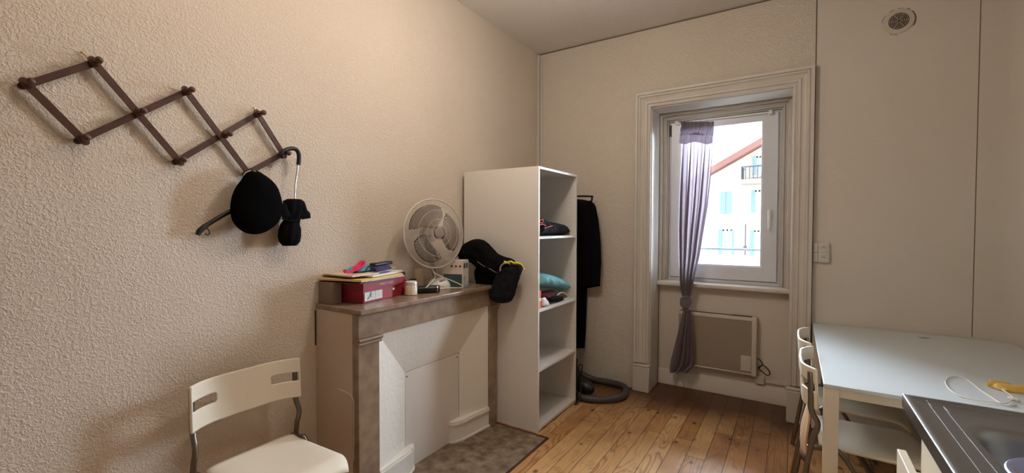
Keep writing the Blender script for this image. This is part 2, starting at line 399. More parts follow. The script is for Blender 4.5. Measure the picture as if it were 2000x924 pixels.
# window opening in the outer wall
WL, WR, WB, WT = -0.985, -0.085, 0.955, 2.44
OUT = 4.47
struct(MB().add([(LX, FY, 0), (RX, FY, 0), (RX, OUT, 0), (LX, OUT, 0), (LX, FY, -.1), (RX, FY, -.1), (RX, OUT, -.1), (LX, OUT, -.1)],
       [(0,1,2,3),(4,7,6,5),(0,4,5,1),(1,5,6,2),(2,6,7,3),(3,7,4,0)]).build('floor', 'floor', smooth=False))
struct(MB().box((LX, FY, CZ), (RX, OUT, CZ+.1)).build('ceiling', 'ceil', smooth=False))
struct(MB().box((LX-.12, FY-.1, -.1), (LX, OUT, CZ+.1)).build('wall_left', 'wall_l', smooth=False))
b = MB()
b.box((LX, BY, 0), (NL, OUT, CZ)); b.box((NL, BY, NT), (NR, OUT, CZ)); b.box((NL, NB, 0), (NR, OUT, WB-.0)); 
b.box((NL, 4.235, WB), (WL, OUT, NT)); b.box((WR, 4.235, WB), (NR, OUT, NT)); b.box((WL, 4.235, WT), (WR, OUT, NT))
b.box((NR, BY, 0), (.112, OUT, CZ))
struct(b.build('wall_back', 'wall_b', smooth=False))
b = MB(); RC = .14
prof = [(.112, BY), (RX-RC, BY)]+[(RX-RC+RC*sin(a*pi/16), BY-RC+RC*cos(a*pi/16)) for a in range(1, 9)]+[(RX, BY-.3), (RX+.12, BY-.3), (RX+.12, OUT), (.112, OUT)]
b.prism(prof, (0, 0, 0), (1,0,0), (0,1,0), (0,0,1), CZ)
struct(b.build('wall_back_smooth', 'wall_s', angle=30))
struct(MB().box((RX, FY-.1, -.1), (RX+.12, BY-.3, CZ+.1)).build('wall_right', 'wall_s', smooth=False))
struct(MB().box((LX-.12, FY-.12, -.1), (RX+.12, FY, CZ+.1)).build('wall_front', 'wall_b', smooth=False))
# dark hairline along ceiling, joint beside the architrave, boxed pipes in the corner
struct(MB().box((LX, BY-.006, CZ-.012), (.11, BY, CZ-.004)).build('trim_1', 'stain', smooth=False))
struct(MB().box((.1115, BY-.0035, 0), (.116, BY+.0, CZ)).build('trim_2', 'crack', smooth=False))
b = MB().box((LX, BY-.022, 0), (LX+.03, BY, CZ-.01)); struct(b.build('trim_3', 'wall_b', bevel=.006))
b = MB().box((LX+.04, BY-.014, 0), (LX+.062, BY, CZ-.06)); struct(b.build('trim_4', 'trim', bevel=.005))
struct(MB().box((.947, BY-.0008, .76), (.951, BY, CZ)).build('trim_5', 'stain', smooth=False))

# architrave round the niche: one mitred moulding, plinth blocks at its feet
def arch_profile():   # (distance from the inner edge, projection from the wall)
    return [(0,0),(0,.020),(.006,.028),(.014,.028),(.018,.022),(.024,.022),(.032,.034),(.046,.036),(.052,.028),(.064,.026),(.082,.034),(.090,.044),(.098,.046),(.104,.040),(.108,.050),(.128,.052),(.132,.046),(.132,0)]
pf = arch_profile(); b = MB(); AZ = NT-.003
xi0, xi1, zi = NL-.001, NR+.001, NT+.001
rows = []
for (d, h) in pf:
    rows.append([(xi0-d, BY-h, .25), (xi0-d, BY-h, zi+d), (xi1+min(d, .130), BY-h, zi+d), (xi1+min(d, .130), BY-h, .27)])
vs = [p for r in rows for p in r]; fs = []
for i in range(len(pf)-1):
    for j in range(3):
        a = i*4+j; fs.append((a, a+1, a+5, a+4))
fs.append([i*4 for i in range(len(pf))]); fs.append([i*4+3 for i in range(len(pf))][::-1])
b.add(vs, fs)
arch = struct(b.build('window_trim', 'trim', angle=20))
for (x0, x1, zz) in ((NL-.135, NL+.012, .25), (NR-.012, NR+.130, .27)):
    p = MB().box((x0, BY-.062, 0), (x1, BY, zz-.03))
    p.prism([(x0, 0), (x1, 0), (x1, .05), (x1-.006, .062), (x0+.006, .062), (x0, .05)], (0, BY, zz-.03), (1,0,0), (0,-1,0), (0,0,1), .02)
    struct(p.build('trim_6', 'trim', arch, bevel=.006))
# jamb linings and soffit of the niche (painted)
b = MB().box((NL, BY+.002, 0), (NL+.006, 4.11, NT)).box((NR-.006, BY+.002, 0), (NR, 4.11, NT)).box((NL, BY+.002, NT-.006), (NR, 4.11, NT))
struct(b.build('trim_7', 'trim', smooth=False))
# niche back panel under the sill and its baseboard
b = MB().box((NL+.006, NB-.012, .0), (NR-.006, NB, .915)); struct(b.build('wall_niche', 'niche', smooth=False))
b = MB().prism([(0,0),(.022,0),(.022,.125),(.012,.14),(0,.142)], (NL+.006, NB-.012, 0), (0,-1,0), (0,0,1), (1,0,0), NR-NL-.012)
struct(b.build('baseboard_back', 'niche', bevel=.003))
# sill
b = MB().prism([(0,0),(.082,0),(.092,.008),(.094,.022),(.088,.036),(.076,.042),(-.08,.046),(-.08,0)], (NL+.006, 4.155, .915), (0,-1,0), (0,0,1), (1,0,0), NR-NL-.012)
struct(b.build('window_sill', 'trim', angle=40))
# old wooden casing inside the niche
b = MB()
def casing(b, x0, x1, z0, z1, steps):
    for (w, y0, y1) in steps:      # ring of width w growing inward
        b.box((x0, y0, z0), (x0+w, y1, z1)); b.box((x1-w, y0, z0), (x1, y1, z1)); b.box((x0+w, y0, z1-w), (x1-w, y1, z1))
casing(b, NL+.006, NR-.006, .958, NT-.006, [(.026, 4.112, 4.235), (.046, 4.150, 4.236)])
b2 = MB(); casing(b2, NL+.052, NR-.052, .958, NT-.052, [(.012, 4.140, 4.236), (.024, 4.172, 4.2355)])
casingo = struct(b.build('window_frame_old', 'oldwood', bevel=.004)); struct(b2.build('trim_8', 'oldwood', casingo, bevel=.003))

# PVC window: fixed frame > sash, pane, handle, hinges
wf = MB()
fx0, fx1, fz0, fz1 = NL+.072, NR-.070, .960, 2.408
def ring(b, x0, x1, z0, z1, w, y0, y1):
    b.box((x0, y0, z0), (x0+w, y1, z1)); b.box((x1-w, y0, z0), (x1, y1, z1)); b.box((x0+w, y0, z1-w), (x1-w, y1, z1)); b.box((x0+w, y0, z0), (x1-w, y1, z0+w))
ring(wf, fx0, fx1, fz0, fz1, .032, 4.196, 4.252)
wf.box((fx0, 4.190, fz0), (fx1, 4.20, fz0+.028))
window = wf.build('window_1', 'pvc', bevel=.003); struct(window)
sx0, sx1, sz0, sz1 = fx0+.024, fx1-.028, fz0+.034, fz1-.02
GX0, GX1, GZ0, GZ1 = sx0+.078, -.226, 1.110, 2.335
s = MB()
def mring(b, x0, x1, z0, z1, X0, X1, Z0, Z1, y0, y1):
    """mitred ring from outer rectangle to inner rectangle"""
    o = [(x0,z0),(x1,z0),(x1,z1),(x0,z1)]; i = [(X0,Z0),(X1,Z0),(X1,Z1),(X0,Z1)]
    vs = [(p[0], y0, p[1]) for p in o]+[(p[0], y0+.008, p[1]) for p in i]+[(p[0], y1, p[1]) for p in o]+[(p[0], y1, p[1]) for p in i]
    fs = []
    for k in range(4):
        n = (k+1)%4; fs += [(k,n,4+n,4+k),(8+k,12+k,12+n,8+n),(k,8+k,8+n,n),(4+k,4+n,12+n,12+k)]
    b.add(vs, fs)
mring(s, sx0, sx1, sz0, sz1, GX0, GX1, GZ0, GZ1, 4.172, 4.238)
sash = struct(s.build('window_sash', 'pvc', window, bevel=.003))
s = MB(); ring(s, GX0-.004, GX1+.004, GZ0-.004, GZ1+.004, .014, 4.190, 4.205); struct(s.build('window_bead', 'pvc', sash, bevel=.002))
s = MB().box((GX0-.01, 4.206, GZ0-.01), (GX1+.01, 4.212, GZ1+.01)); struct(s.build('window_pane', 'pane', sash, smooth=False))
s = MB().box((GX0-.003, 4.2121, GZ0-.003), (GX1+.003, 4.2124, GZ0+.006)).box((GX1-.006, 4.2121, GZ0), (GX1+.003, 4.2124, GZ1)); struct(s.build('window_gasket', 'darkrail', sash, smooth=False))
hx = (GX1+sx1)/2-.002
s = MB().obox((hx, 4.169, 1.555), (.030, .010, .075)).tube([(hx, 4.166, 1.58), (hx, 4.14, 1.58)], .009).tube(smooth_path([(hx, 4.138, 1.585), (hx, 4.134, 1.56), (hx, 4.134, 1.45), (hx, 4.138, 1.437)], 4), [.010]*13, 10)
struct(s.build('window_handle', 'stickwhite', sash))
s = MB().tube([(sx0-.004, 4.165, 2.27), (sx0-.004, 4.165, 2.37)], .008, 10); struct(s.build('window_hinge', 'blackpl', window))
s = MB().tube([(sx0-.004, 4.165, 1.04), (sx0-.004, 4.165, 1.10)], .008, 10); struct(s.build('window_hinge', 'pvc', window))
# guard rail outside and outer ledge
rail = tag(MB().tube([(WL-.1, 4.56, at(1430, 487, 1, 4.56).z), (WR+.1, 4.56, at(1430, 487, 1, 4.56).z)], .011, 10).tube([(WL-.1, 4.56, at(1430, 487, 1, 4.56).z), (WL-.1, OUT-.02, at(1430, 487, 1, 4.56).z)], .011, 10).tube([(WR+.1, 4.56, at(1430, 487, 1, 4.56).z), (WR+.1, OUT-.02, at(1430, 487, 1, 4.56).z)], .011, 10).build('guard_rail', 'darkrail'),
   'dark horizontal safety bar crossing outside the window glass', 'railing')
struct(MB().prism([(0,0),(.26,-.03),(.26,-.06),(0,-.06)], (WL, 4.25, .985), (0,1,0), (0,0,1), (1,0,0), WR-WL).build('trim_9', 'facade', smooth=False))

# ============================================================ OUTSIDE
HY = 16.0
house = thing('house', (-2, HY, -3.5), 'pale rendered house across the street with blue shutters and a red gable roof', 'house')
def hp(x, y): return at(x, y, 1, HY)
apx = hp(1483, 289); ev = hp(1388, 343); sl = (apx.z-ev.z)/(apx.x-ev.x)
AX = -.35; AZz = ev.z+sl*(AX-ev.x); EX = -5.5; EZ = ev.z+sl*(EX-ev.x); BX = 2*AX-EX
MB().prism([(EX, -3.5), (BX, -3.5), (BX, EZ), (AX, AZz), (EX, EZ)], (0, HY, 0), (1,0,0), (0,0,1), (0,1,0), 8).build('wall', 'facade', house, smooth=False)
b = MB()
for sgn in (1, -1):
    x0 = EX-.4 if sgn == 1 else BX+.4; z0 = AZz-sl*abs(AX-x0)
    b.prism([(x0, z0+.02), (AX, AZz+.02), (AX, AZz+.22), (x0, z0+.22)], (0, HY-.35, 0), (1,0,0), (0,0,1), (0,1,0), 8.6)
b.build('roof', 'rooftile', house, smooth=False)
c = hp(1432, 312); MB().box((c.x-.24, HY+1.2, c.z-.6), (c.x+.24, HY+1.8, c.z+.12)).box((c.x-.28, HY+1.16, c.z+.12), (c.x+.28, HY+1.84, c.z+.18)).build('chimney', 'rooftile', house, smooth=False)
MB().prism([(EX, 0), (BX, 0), (BX, .05), (EX, .035)], (0, HY-.04, hp(1370, 437).z-.02), (1,0,0), (0,0,1), (0,1,0), .05).build('string_course', 'trim', house, smooth=False)
def hwin(x0, y0, x1, y1, mode):
    a, c = hp(x0, y0), hp(x1, y1); w = c.x-a.x
    fr = MB(); mring(fr, a.x-.03, c.x+.03, c.z-.06, a.z+.04, a.x, c.x, c.z, a.z, HY-.035, HY+.01); fr = fr.build('window', 'facade', house, smooth=False)
    MB().box((a.x-.05, HY-.10, c.z-.09), (c.x+.06, HY-.036, c.z-.05)).build('window_ledge', 'facade', fr, smooth=False)
    if mode == 'closed':
        for qa, qb in ((a.x, a.x+w/2-.005), (a.x+w/2+.005, c.x)): MB().box((qa, HY-.04, c.z), (qb, HY-.01, a.z)).build('shutter', 'shuttergreen', fr, smooth=False)
    else:
        sw = w*.28
        MB().box((a.x+sw, HY-.02, c.z), (c.x-.0, HY-.01, a.z)).build('pane', 'winglass', fr, smooth=False)
        q = MB(); n = 6
        for k in range(n): q.box((a.x+sw+(w-sw)*.0, HY-.028, c.z+(a.z-c.z)*0), (a.x+sw+.04, HY-.02, a.z)); break
        q.box((c.x-.04, HY-.028, c.z), (c.x, HY-.02, a.z)).box(((a.x+sw+c.x)/2-.025, HY-.028, c.z), ((a.x+sw+c.x)/2+.025, HY-.02, a.z)).box((a.x+sw, HY-.028, a.z-.05), (c.x, HY-.02, a.z))
        q.build('sash', 'white', fr, smooth=False)
        MB().box((a.x-.02, HY-.07, c.z), (a.x+sw, HY-.03, a.z)).build('shutter', 'shutter', fr, smooth=False)
        MB().box((c.x, HY-.07, c.z), (c.x+.06, HY-.03, a.z)).build('shutter', 'shutter', fr, smooth=False)
hwin(1407, 375, 1429, 418, 'closed'); hwin(1405, 448, 1429, 496, 'open'); hwin(1467, 450, 1489, 500, 'open'); hwin(1469, 372, 1491, 415, 'open'); hwin(1472, 306, 1492, 340, 'open')
a = hp(1453, 331); c = hp(1453, 355)
bal = MB().box((a.x-.04, HY-.8, c.z-.12), (a.x+1.9, HY, c.z)); bo = bal.build('balcony', 'facade', house, smooth=False)
q = MB()
q.tube([(a.x, HY, a.z), (a.x, HY-.75, a.z), (a.x+1.85, HY-.75, a.z), (a.x+1.85, HY, a.z)], .022, 6)
for k in range(18): q.tube([(a.x+k*.108, HY-.75, c.z), (a.x+k*.108, HY-.75, a.z)], .011, 5)
for k in range(1, 7): q.tube([(a.x, HY-k*.11, c.z), (a.x, HY-k*.11, a.z)], .011, 5)
q.build('balcony_railing', 'iron', bo)
dp = hp(1456.5, 438); MB().tube([(dp.x, HY-.06, dp.z), (dp.x, HY-.06, dp.z-1.0)], .014, 8).obox((dp.x, HY-.1, dp.z-.75), (.09, .08, .10)).build('drain_pipe', 'iron', house)
struct(MB().box((-40, OUT+.3, -3.6), (40, 60, -3.5)).build('street_ground', 'asphalt', smooth=False))

# ============================================================ FIREPLACE
FX = -1.83; Y0, Y1 = 1.418, 2.645
fp = thing('fireplace', (-2.0, 2.03, 0), 'brown marble and white painted fireplace, closed with a panel, built against the rough wall', 'fireplace')
MB().box((LX+.001, Y0, 1.0), (FX+.022, Y1, 1.028)).build('mantel_shelf', 'slab', fp, bevel=.006, seg=3)
MB().box((LX+.001, Y0+.004, 0), (FX-.03, Y0+.03, 1.0)).build('side_panel', 'fpside', fp, smooth=False)
MB().box((LX+.001, Y1-.03, 0), (FX-.03, Y1-.004, 1.0)).build('side_panel', 'fpside', fp, smooth=False)
MB().box((FX-.05, Y0+.002, .878), (FX, Y1-.002, 1.0)).build('frieze', 'marble', fp, bevel=.003)
for (a, c) in ((Y0+.002, 1.555), (2.545, Y1-.002)):
    pl = MB().box((FX-.05, a, 0), (FX-.002, c, .878)).build('pilaster', 'marble', fp, bevel=.004)
    MB().prism([(0,.84),(.010,.842),(.014,.850),(.010,.856),(.018,.862),(.024,.872),(.020,.878),(0,.878)], (FX-.004, a-.004, 0), (1,0,0), (0,0,1), (0,1,0), c-a+.012).build('capital', 'marble', pl, angle=25)
# splayed white surround
PY0, PY1, PZ, PX = 1.806, 2.303, .590, -1.91
b = MB(); o0, o1, oz, ox = 1.556, 2.544, .877, FX-.012
b.add([(ox,o0,0),(ox,o0,oz),(ox,o1,oz),(ox,o1,0),(PX,PY0,0),(PX,PY0,PZ),(PX,PY1,PZ),(PX,PY1,0),
       (ox-.1,o0,0),(ox-.1,o0,oz),(ox-.1,o1,oz),(ox-.1,o1,0),(PX-.05,PY0,0),(PX-.05,PY0,PZ),(PX-.05,PY1,PZ),(PX-.05,PY1,0)],
      [(0,1,5,4),(1,2,6,5),(2,3,7,6),(8,12,13,9),(9,13,14,10),(10,14,15,11),(0,8,9,1),(1,9,10,2),(2,10,11,3),(4,5,13,12),(5,6,14,13),(6,7,15,14),(0,4,12,8),(3,11,15,7)])
b.build('splayed_surround', 'fpwhite', fp, smooth=False)
MB().box((PX-.035, PY0+.003, .09), (PX-.002, PY1-.003, PZ-.003)).box((PX-.035, PY0+.055, .004), (PX-.002, PY1-.10, .09)).build('closure_panel', 'fppanel', fp, bevel=.002)
for y, z in ((PY0+.018, PZ-.03), (PY0+.018, .12), (PY1-.02, PZ-.03), (PY1-.02, .115)): MB().lathe([(.006, 0), (.005, .002), (0, .003)], (PX-.0025, y, z), (1,0,0), 10).build('screw', 'stain', fp)
b = MB().box((PX-.04, PY0+.001, .0), (PX-.036, PY1-.001, PZ-.001)); b.build('dark_opening', 'crack', fp, smooth=False)
# rounded plinths at the foot of the splay
def plinth(ya, yb, flip):
    q = MB(); n = 10
    # plan outline: from pilaster (ya) along the splay to a rounded end (yb)
    s_ = 1 if yb > ya else -1; L_ = abs(yb-ya)
    def X(t): return ox+(PX-ox)*t
    for (z0, z1, ex) in ((0, .018, .018), (.018, .12, .008), (.12, .132, .016), (.132, .145, .010)):
        pl_ = [(X(0)+ex, ya), (X(.7)+.022+ex, ya+s_*L_*.82)]
        c_ = V((X(1)-.01, yb-s_*.045)); r_ = .045+ex*.6
        for k in range(7):
            an = pi/2*k/6; pl_.append((c_.x+r_*cos(an), c_.y+s_*r_*sin(an)))
        pl_ += [(PX-.02, yb+s_*ex*.5), (PX-.04, ya)]
        q.prism(pl_, (0,0,z0), (1,0,0), (0,1,0), (0,0,1), z1-z0)
    q.build('plinth', 'fpwhite', fp, angle=30)
plinth(o1, PY1-.10, 1); plinth(o0, PY0+.055, 0)
# old plaster crack line on the side and over the pilaster
b = MB(); pts = [(660, 760), (672, 764), (684, 770), (692, 782), (693, 810), (692, 850), (691, 900)]
wp = [at(x, y, 1, Y0+.003) for x, y in pts]; b.tube([(p.x if p.x < FX-.04 else FX-.04, p.y, p.z) for p in wp], .0022, 6); b.build('plaster_crack', 'fpwhite', fp)
b = MB().tube([(LX+.004, Y0+.0, z) for z in (.80, .86, .93, .99)], .004, 6); b.build('side_gap', 'crack', fp)
# hearth slab flush in the floor
hx1 = -1.405
h = tag(MB().box((PX-.03, 1.45, .0), (hx1, 2.61, .006)).build('hearth_slab', 'hearth', bevel=.003), 'worn brown stone hearth slab set in the floor before the fireplace', 'hearth')
b = MB().box((hx1, 1.42, .0), (hx1+.018, 2.63, .004)).box((FX, 2.61, 0), (hx1, 2.632, .004)); b.build('hearth_border', 'rackwood', h, smooth=False)

# ============================================================ SHELF UNIT
SX0, SX1, SY0, SY1, SZ = -2.150, -1.490, 2.652, 3.290, 1.867
su = thing('bookcase', (-1.82, 2.97, 0), 'tall narrow open white bookcase standing side on between fireplace and hanging clothes', 'bookcase')
T = .018
for y in (SY0, SY1-T): MB().box((SX0, y, 0), (SX1, y+T, SZ)).build('side_panel', 'melamine', su, bevel=.001)
MB().box((SX0, SY0+T, SZ-T), (SX1, SY1-T, SZ)).build('top_panel', 'melamine', su, bevel=.001)
MB().box((SX0, SY0+T, 0.012), (SX1, SY1-T, .034)).build('bottom_panel', 'melamine', su, bevel=.001)
MB().box((SX0, SY0+T, .034), (SX0+.006, SY1-T, SZ-T)).build('back_panel', 'shelfback', su, smooth=False)
SH = [1.378, .864, .441]
for z in SH: MB().box((SX0+.006, SY0+T, z-T), (SX1-.002, SY1-T, z)).build('shelf', 'melamine', su, bevel=.001)
b = MB()
for y, d in ((SY1-T-.0006, 1),):
    for x in (SX0+.06, SX1-.05):
        for k in range(44): b.obox((x, y, .12+k*.038), (.005, .001, .005))
o = b.build('pin_holes', 'hole', su, smooth=False)

# ============================================================ CHAIRS
def chair_proto():
    c = local_thing('folding_chair', 'ivory plastic folding chair with grey tube frame against the rough wall beside the fireplace', 'chair', 'ivory folding chairs')
    HW = .235; z0, z1 = .606, .795
    def bx(y): return .052*(max(0, abs(y)-.10)/(HW-.10))**2.2+.006*(abs(y)/HW)
    nu, nv = 96, 40
    vs = []; fs = []
    for j in range(nv+1):
        for i in range(nu+1):
            y = -HW+2*HW*i/nu; z = z0+(z1-z0)*j/nv
            vs.append((bx(y)-.010*(z-z0)/(z1-z0), y, z))
    for j in range(nv):
        for i in range(nu):
            y = abs(-HW+2*HW*(i+.5)/nu); z = z0+(z1-z0)*(j+.5)/nv
            sy, sz = y-.172, z-.708; hw, hh, r = .056, .020, .012
            dx, dz = max(abs(sy)-(hw-r), 0), max(abs(sz)-(hh-r), 0)
            if (abs(sy) < hw and abs(sz) < hh and (sy > 0 or dx*dx+dz*dz < r*r)): continue
            a = j*(nu+1)+i; fs.append((a, a+1, a+nu+2, a+nu+1))
    br = MB().add(vs, fs).build('backrest', 'chairpl', c)
    m = br.modifiers.new('thickness', 'SOLIDIFY'); m.thickness = .011; m.offset = 0
    # seat
    def seat(u, v):
        x = .065+.42*v; w = .188+.018*v
        y = (2*u-1)*w
        rr = .05
        if v > .86: y *= 1-.10*((v-.86)/.14)**2
        z = .436-.010*sin(pi*min(v*1.1, 1))*(1-(2*u-1)**2)
        if v > .82: z -= .045*((v-.82)/.18)**2
        if v < .08: z += .006*(1-v/.08)
        z -= .010*abs(2*u-1)**8
        return (x, y, z)
    st = MB().grid(seat, 28, 28).build('seat', 'chairpl', c, angle=60)
    m = st.modifiers.new('thickness', 'SOLIDIFY'); m.thickness = .012; m.offset = 0
    for s in (-1, 1):
        p = smooth_path([(.026, s*.2205, .775), (.030, s*.2205, .66), (.032, s*.2205, .60), (.058, s*.223, .545), (.052, s*.222, .50), (.035, s*.222, .44), (-.03, s*.226, .006)], 5)
        MB().tube(p, .0115, 12).build('leg', 'tube', c)
        p = smooth_path([(.02, s*.206, .415), (.09, s*.206, .422), (.16, s*.206, .40), (.40, s*.212, .006)], 5)
        MB().tube(p, .0105, 12).build('leg', 'tube', c)
    MB().tube([(.12, -.206, .405), (.12, .206, .405)], .008, 10).build('stretcher', 'tube', c)
    MB().tube([(.34, -.21, .11), (.34, .21, .11)], .008, 10).build('stretcher', 'tube', c)
    return c
chair = chair_proto(); chair.location = (-2.098, 1.008, 0)
c2 = copy_tree(chair); c2.location = (.046, 2.672, 0); c2['label'] = 'ivory folding chair pushed under the table, with a beige cloth over its back'
c3 = copy_tree(chair); c3.location = (.040, 3.205, 0); c3['label'] = 'ivory folding chair pushed under the table, next to the window wall'
# cloth hanging behind the middle chair
b = MB(); n_ = 14
def clothpt(u, v):
    y = 2.56+(.17+.05*v)*u; z = .628-.30*v
    x = .076-.012*v+.008*sin(u*9+v*2)*(.3+v)+.006*sin(v*6)
    return (x, y, z)
b.grid(clothpt, 20, 24); bc = b.build('cloth', 'beigecloth', angle=80); tag(bc, 'beige cloth with a brown hem hanging behind the nearer tucked-in chair', 'cloth')
m = bc.modifiers.new('thickness', 'SOLIDIFY'); m.thickness = .010
b = MB().grid(lambda u, v: V(clothpt(u, 1))+V((0, 0, .002-.035*v)), 20, 2); q = b.build('hem', 'browncloth', bc, angle=80)
m = q.modifiers.new('thickness', 'SOLIDIFY'); m.thickness = .014

# ============================================================ TABLE
TX0, TX1, TY0, TY1, TZ = .120, 1.115, 2.378, 3.860, .751
tb = thing('dining_table', ((TX0+TX1)/2, (TY0+TY1)/2, 0), 'large white topped table with cream frame pushed into the corner', 'table')
MB().box((TX0, TY0, TZ-.016), (TX1, TY1, TZ)).build('table_top', 'tabletop', tb, bevel=.002)
for x in (TX0+.002, TX1-.057):
    for y in (TY0+.003, TY1-.058): MB().box((x, y, 0), (x+.055, y+.055, TZ-.017)).build('leg', 'tableleg', tb, bevel=.002)
b = MB(); b.box((TX0+.05, TY0+.008, TZ-.054), (TX1-.05, TY0+.034, TZ-.0165)); b.build('apron', 'tableleg', tb, bevel=.002)
b = MB(); b.box((TX0+.05, TY1-.034, TZ-.054), (TX1-.05, TY1-.008, TZ-.0165)); b.build('apron', 'tableleg', tb, bevel=.002)
for x in (TX0+.008, TX1-.034): MB().box((x, TY0+.05, TZ-.054), (x+.026, TY1-.05, TZ-.0165)).build('apron', 'tableleg', tb, bevel=.002)
# grey scuff mark
p = at(1806, 660, 2, TZ+.0006); MB().puff([(-.03,-.008),(0,-.012),(.03,-.006),(.028,.008),(-.01,.012),(-.03,.006)], p, (1,0,0), (0,1,0), (0,0,1), .0006, 0, step=.01).build('scuff_mark', 'hole', tb)

# ============================================================ KITCHEN SINK UNIT
KX, KY, KZ = .320, 1.975, .880
ku = thing('sink_cabinet', (.74, 1.2, 0), 'cream kitchen base cabinet under the steel sink, its drawer pulled slightly open', 'cabinet')
MB().box((KX+.045, KY-.048, .10), (RX-.002, KY-.03, KZ-.045)).build('end_panel', 'cabinet', ku, bevel=.002)
MB().box((KX+.045, -.3, .10), (KX+.063, KY-.048, KZ-.045)).build('front_panel', 'cabinet', ku, bevel=.002)
MB().box((KX+.063, -.3, .10), (RX-.002, KY-.048, .118)).build('floor_panel', 'cabinet', ku, bevel=.002)
MB().box((KX+.08, -.3, 0), (RX-.002, KY-.05, .10)).build('plinth', 'cabinet', ku, smooth=False)
pz = at(1752, 876, 0, KX-.03).z; py = at(1752, 876, 0, KX-.03).y
dr = MB().box((KX-.03, 1.30, .12), (KX-.008, py, pz)).build('drawer', 'cabinet', ku, bevel=.002)
MB().box((KX-.008, 1.33, .16), (KX+.044, py-.03, pz-.05)).build('drawer_box', 'cabinet', dr, smooth=False)
MB().box((KX+.022, -.2, .12), (KX+.045, 1.28, KZ-.05)).build('door', 'cabinet', ku, bevel=.002)
# steel top with drainer and basin
BX0, BX1, BY0, BY1, BR = .432, .92, 1.02, 1.775, .085
sk = thing('kitchen_sink', (.74, 1.2, KZ), 'stainless steel sink top with basin, drainer grooves and a front edge coloured as a dark reflection', 'sink')
def rrect(x0, x1, y0, y1, r, n=8):
    out = []
    for cx, cy, a0 in ((x1-r, y1-r, 0), (x0+r, y1-r, 90), (x0+r, y0+r, 180), (x1-r, y0+r, 270)):
        for k in range(n+1): a = R(a0+90*k/n); out.append((cx+r*cos(a), cy+r*sin(a)))
    return out
def ringsurf(b, loops):
    """loops: list of (list of 2d points, z) with equal counts"""
    o = len(b.v); n = len(loops[0][0])
    for pts, z in loops: b.v += [V((p[0], p[1], z)) for p in pts]
    for i in range(len(loops)-1):
        for k in range(n): b.f.append([o+i*n+k, o+i*n+(k+1)%n, o+(i+1)*n+(k+1)%n, o+(i+1)*n+k])
    return b
n = 8
outer = rrect(KX, RX-.004, -.30, KY, .004, n); bas = lambda e: rrect(BX0+e, BX1-e, BY0+e, BY1-e, max(BR-e*.6, .02), n)
loops = [(outer, KZ-.04), (outer, KZ-.002), (rrect(KX+.003, RX-.007, -.297, KY-.003, .004, n), KZ), (rrect(KX+.016, RX-.014, -.27, KY-.014, .01, n), KZ), (rrect(KX+.022, RX-.02, -.27, KY-.020, .012, n), KZ-.004),
         (bas(-.03), KZ-.004), (bas(-.022), KZ-.0045), (bas(-.008), KZ-.0065), (bas(0), KZ-.014), (bas(.006), KZ-.03), (bas(.02), KZ-.13), (bas(.04), KZ-.155), (bas(.08), KZ-.165), (bas(.15), KZ-.168)]
b = MB(); ringsurf(b, loops); k = len(b.v); nn = len(outer); b.f.append([k-nn+i for i in range(nn)])
top = b.build('sink_top', 'steel', sk, angle=50)
b = MB().tube([(KX+.0005, -.29, KZ-.0012), (KX+.0005, KY-.002, KZ-.0012)], .0022, 8); b.build('rim_edge', 'rim', top)
MB().box((KX-.0012, -.29, KZ-.044), (KX+.001, KY-.001, KZ-.004)).build('front_edge', 'steeledge', sk, smooth=False)
# pressed grooves of the surface: ledge channel along the far edge, drainer lines
b = MB()
b.tube([(KX+.045, KY-.042, KZ-.004), (1.10, KY-.042, KZ-.005)], .0024, 8)
b.tube(smooth_path([(KX+.055, 1.0, KZ-0.0053), (KX+.055, KY-.085, KZ-0.0053), (KX+.060, KY-.075, KZ-0.0053), (KX+.075, KY-.070, KZ-0.0053), (1.08, KY-.070, KZ-0.0053)], 5), .0018, 8)
b.tube(smooth_path([(KX+.088, 1.0, KZ-0.0053), (KX+.088, KY-.125, KZ-0.0053), (KX+.094, KY-.112, KZ-0.0053), (KX+.11, KY-.106, KZ-0.0053), (1.06, KY-.106, KZ-0.0053)], 5), .0018, 8)
b.build('pressed_lines', 'steelline', top)
MB().lathe([(.04, 0), (.038, .003), (.02, .003), (.018, .001)], ((BX0+BX1)/2, (BY0+BY1)/2-.05, KZ-.168), n=24).build('drain', 'rim', sk)
# bowl in the basin
bc_ = V((.548, 1.445, KZ-.166)); prof = [(.02, 0), (.050, .0), (.070, .03), (.086, .10), (.104, .150), (.126, .174), (.131, .177), (.128, .180), (.122, .178), (.098, .152), (.080, .10), (.064, .034), (.045, .006), (.001, .005)]
bw = tag(MB().lathe(prof, bc_, n=40, cap=False).build('bowl', 'lilac', angle=50), 'lilac plastic washing-up bowl standing in the steel basin', 'bowl')
b = MB()
for k in range(9):
    a = k*2*pi/9; b.lathe([(.010, 0), (.008, .0012), (.001, .0016)], bc_+V((.109*cos(a), .109*sin(a), .1640)), (-.6*cos(a), -.6*sin(a), .6), 8)
b.build('dot_pattern', 'tan', bw)
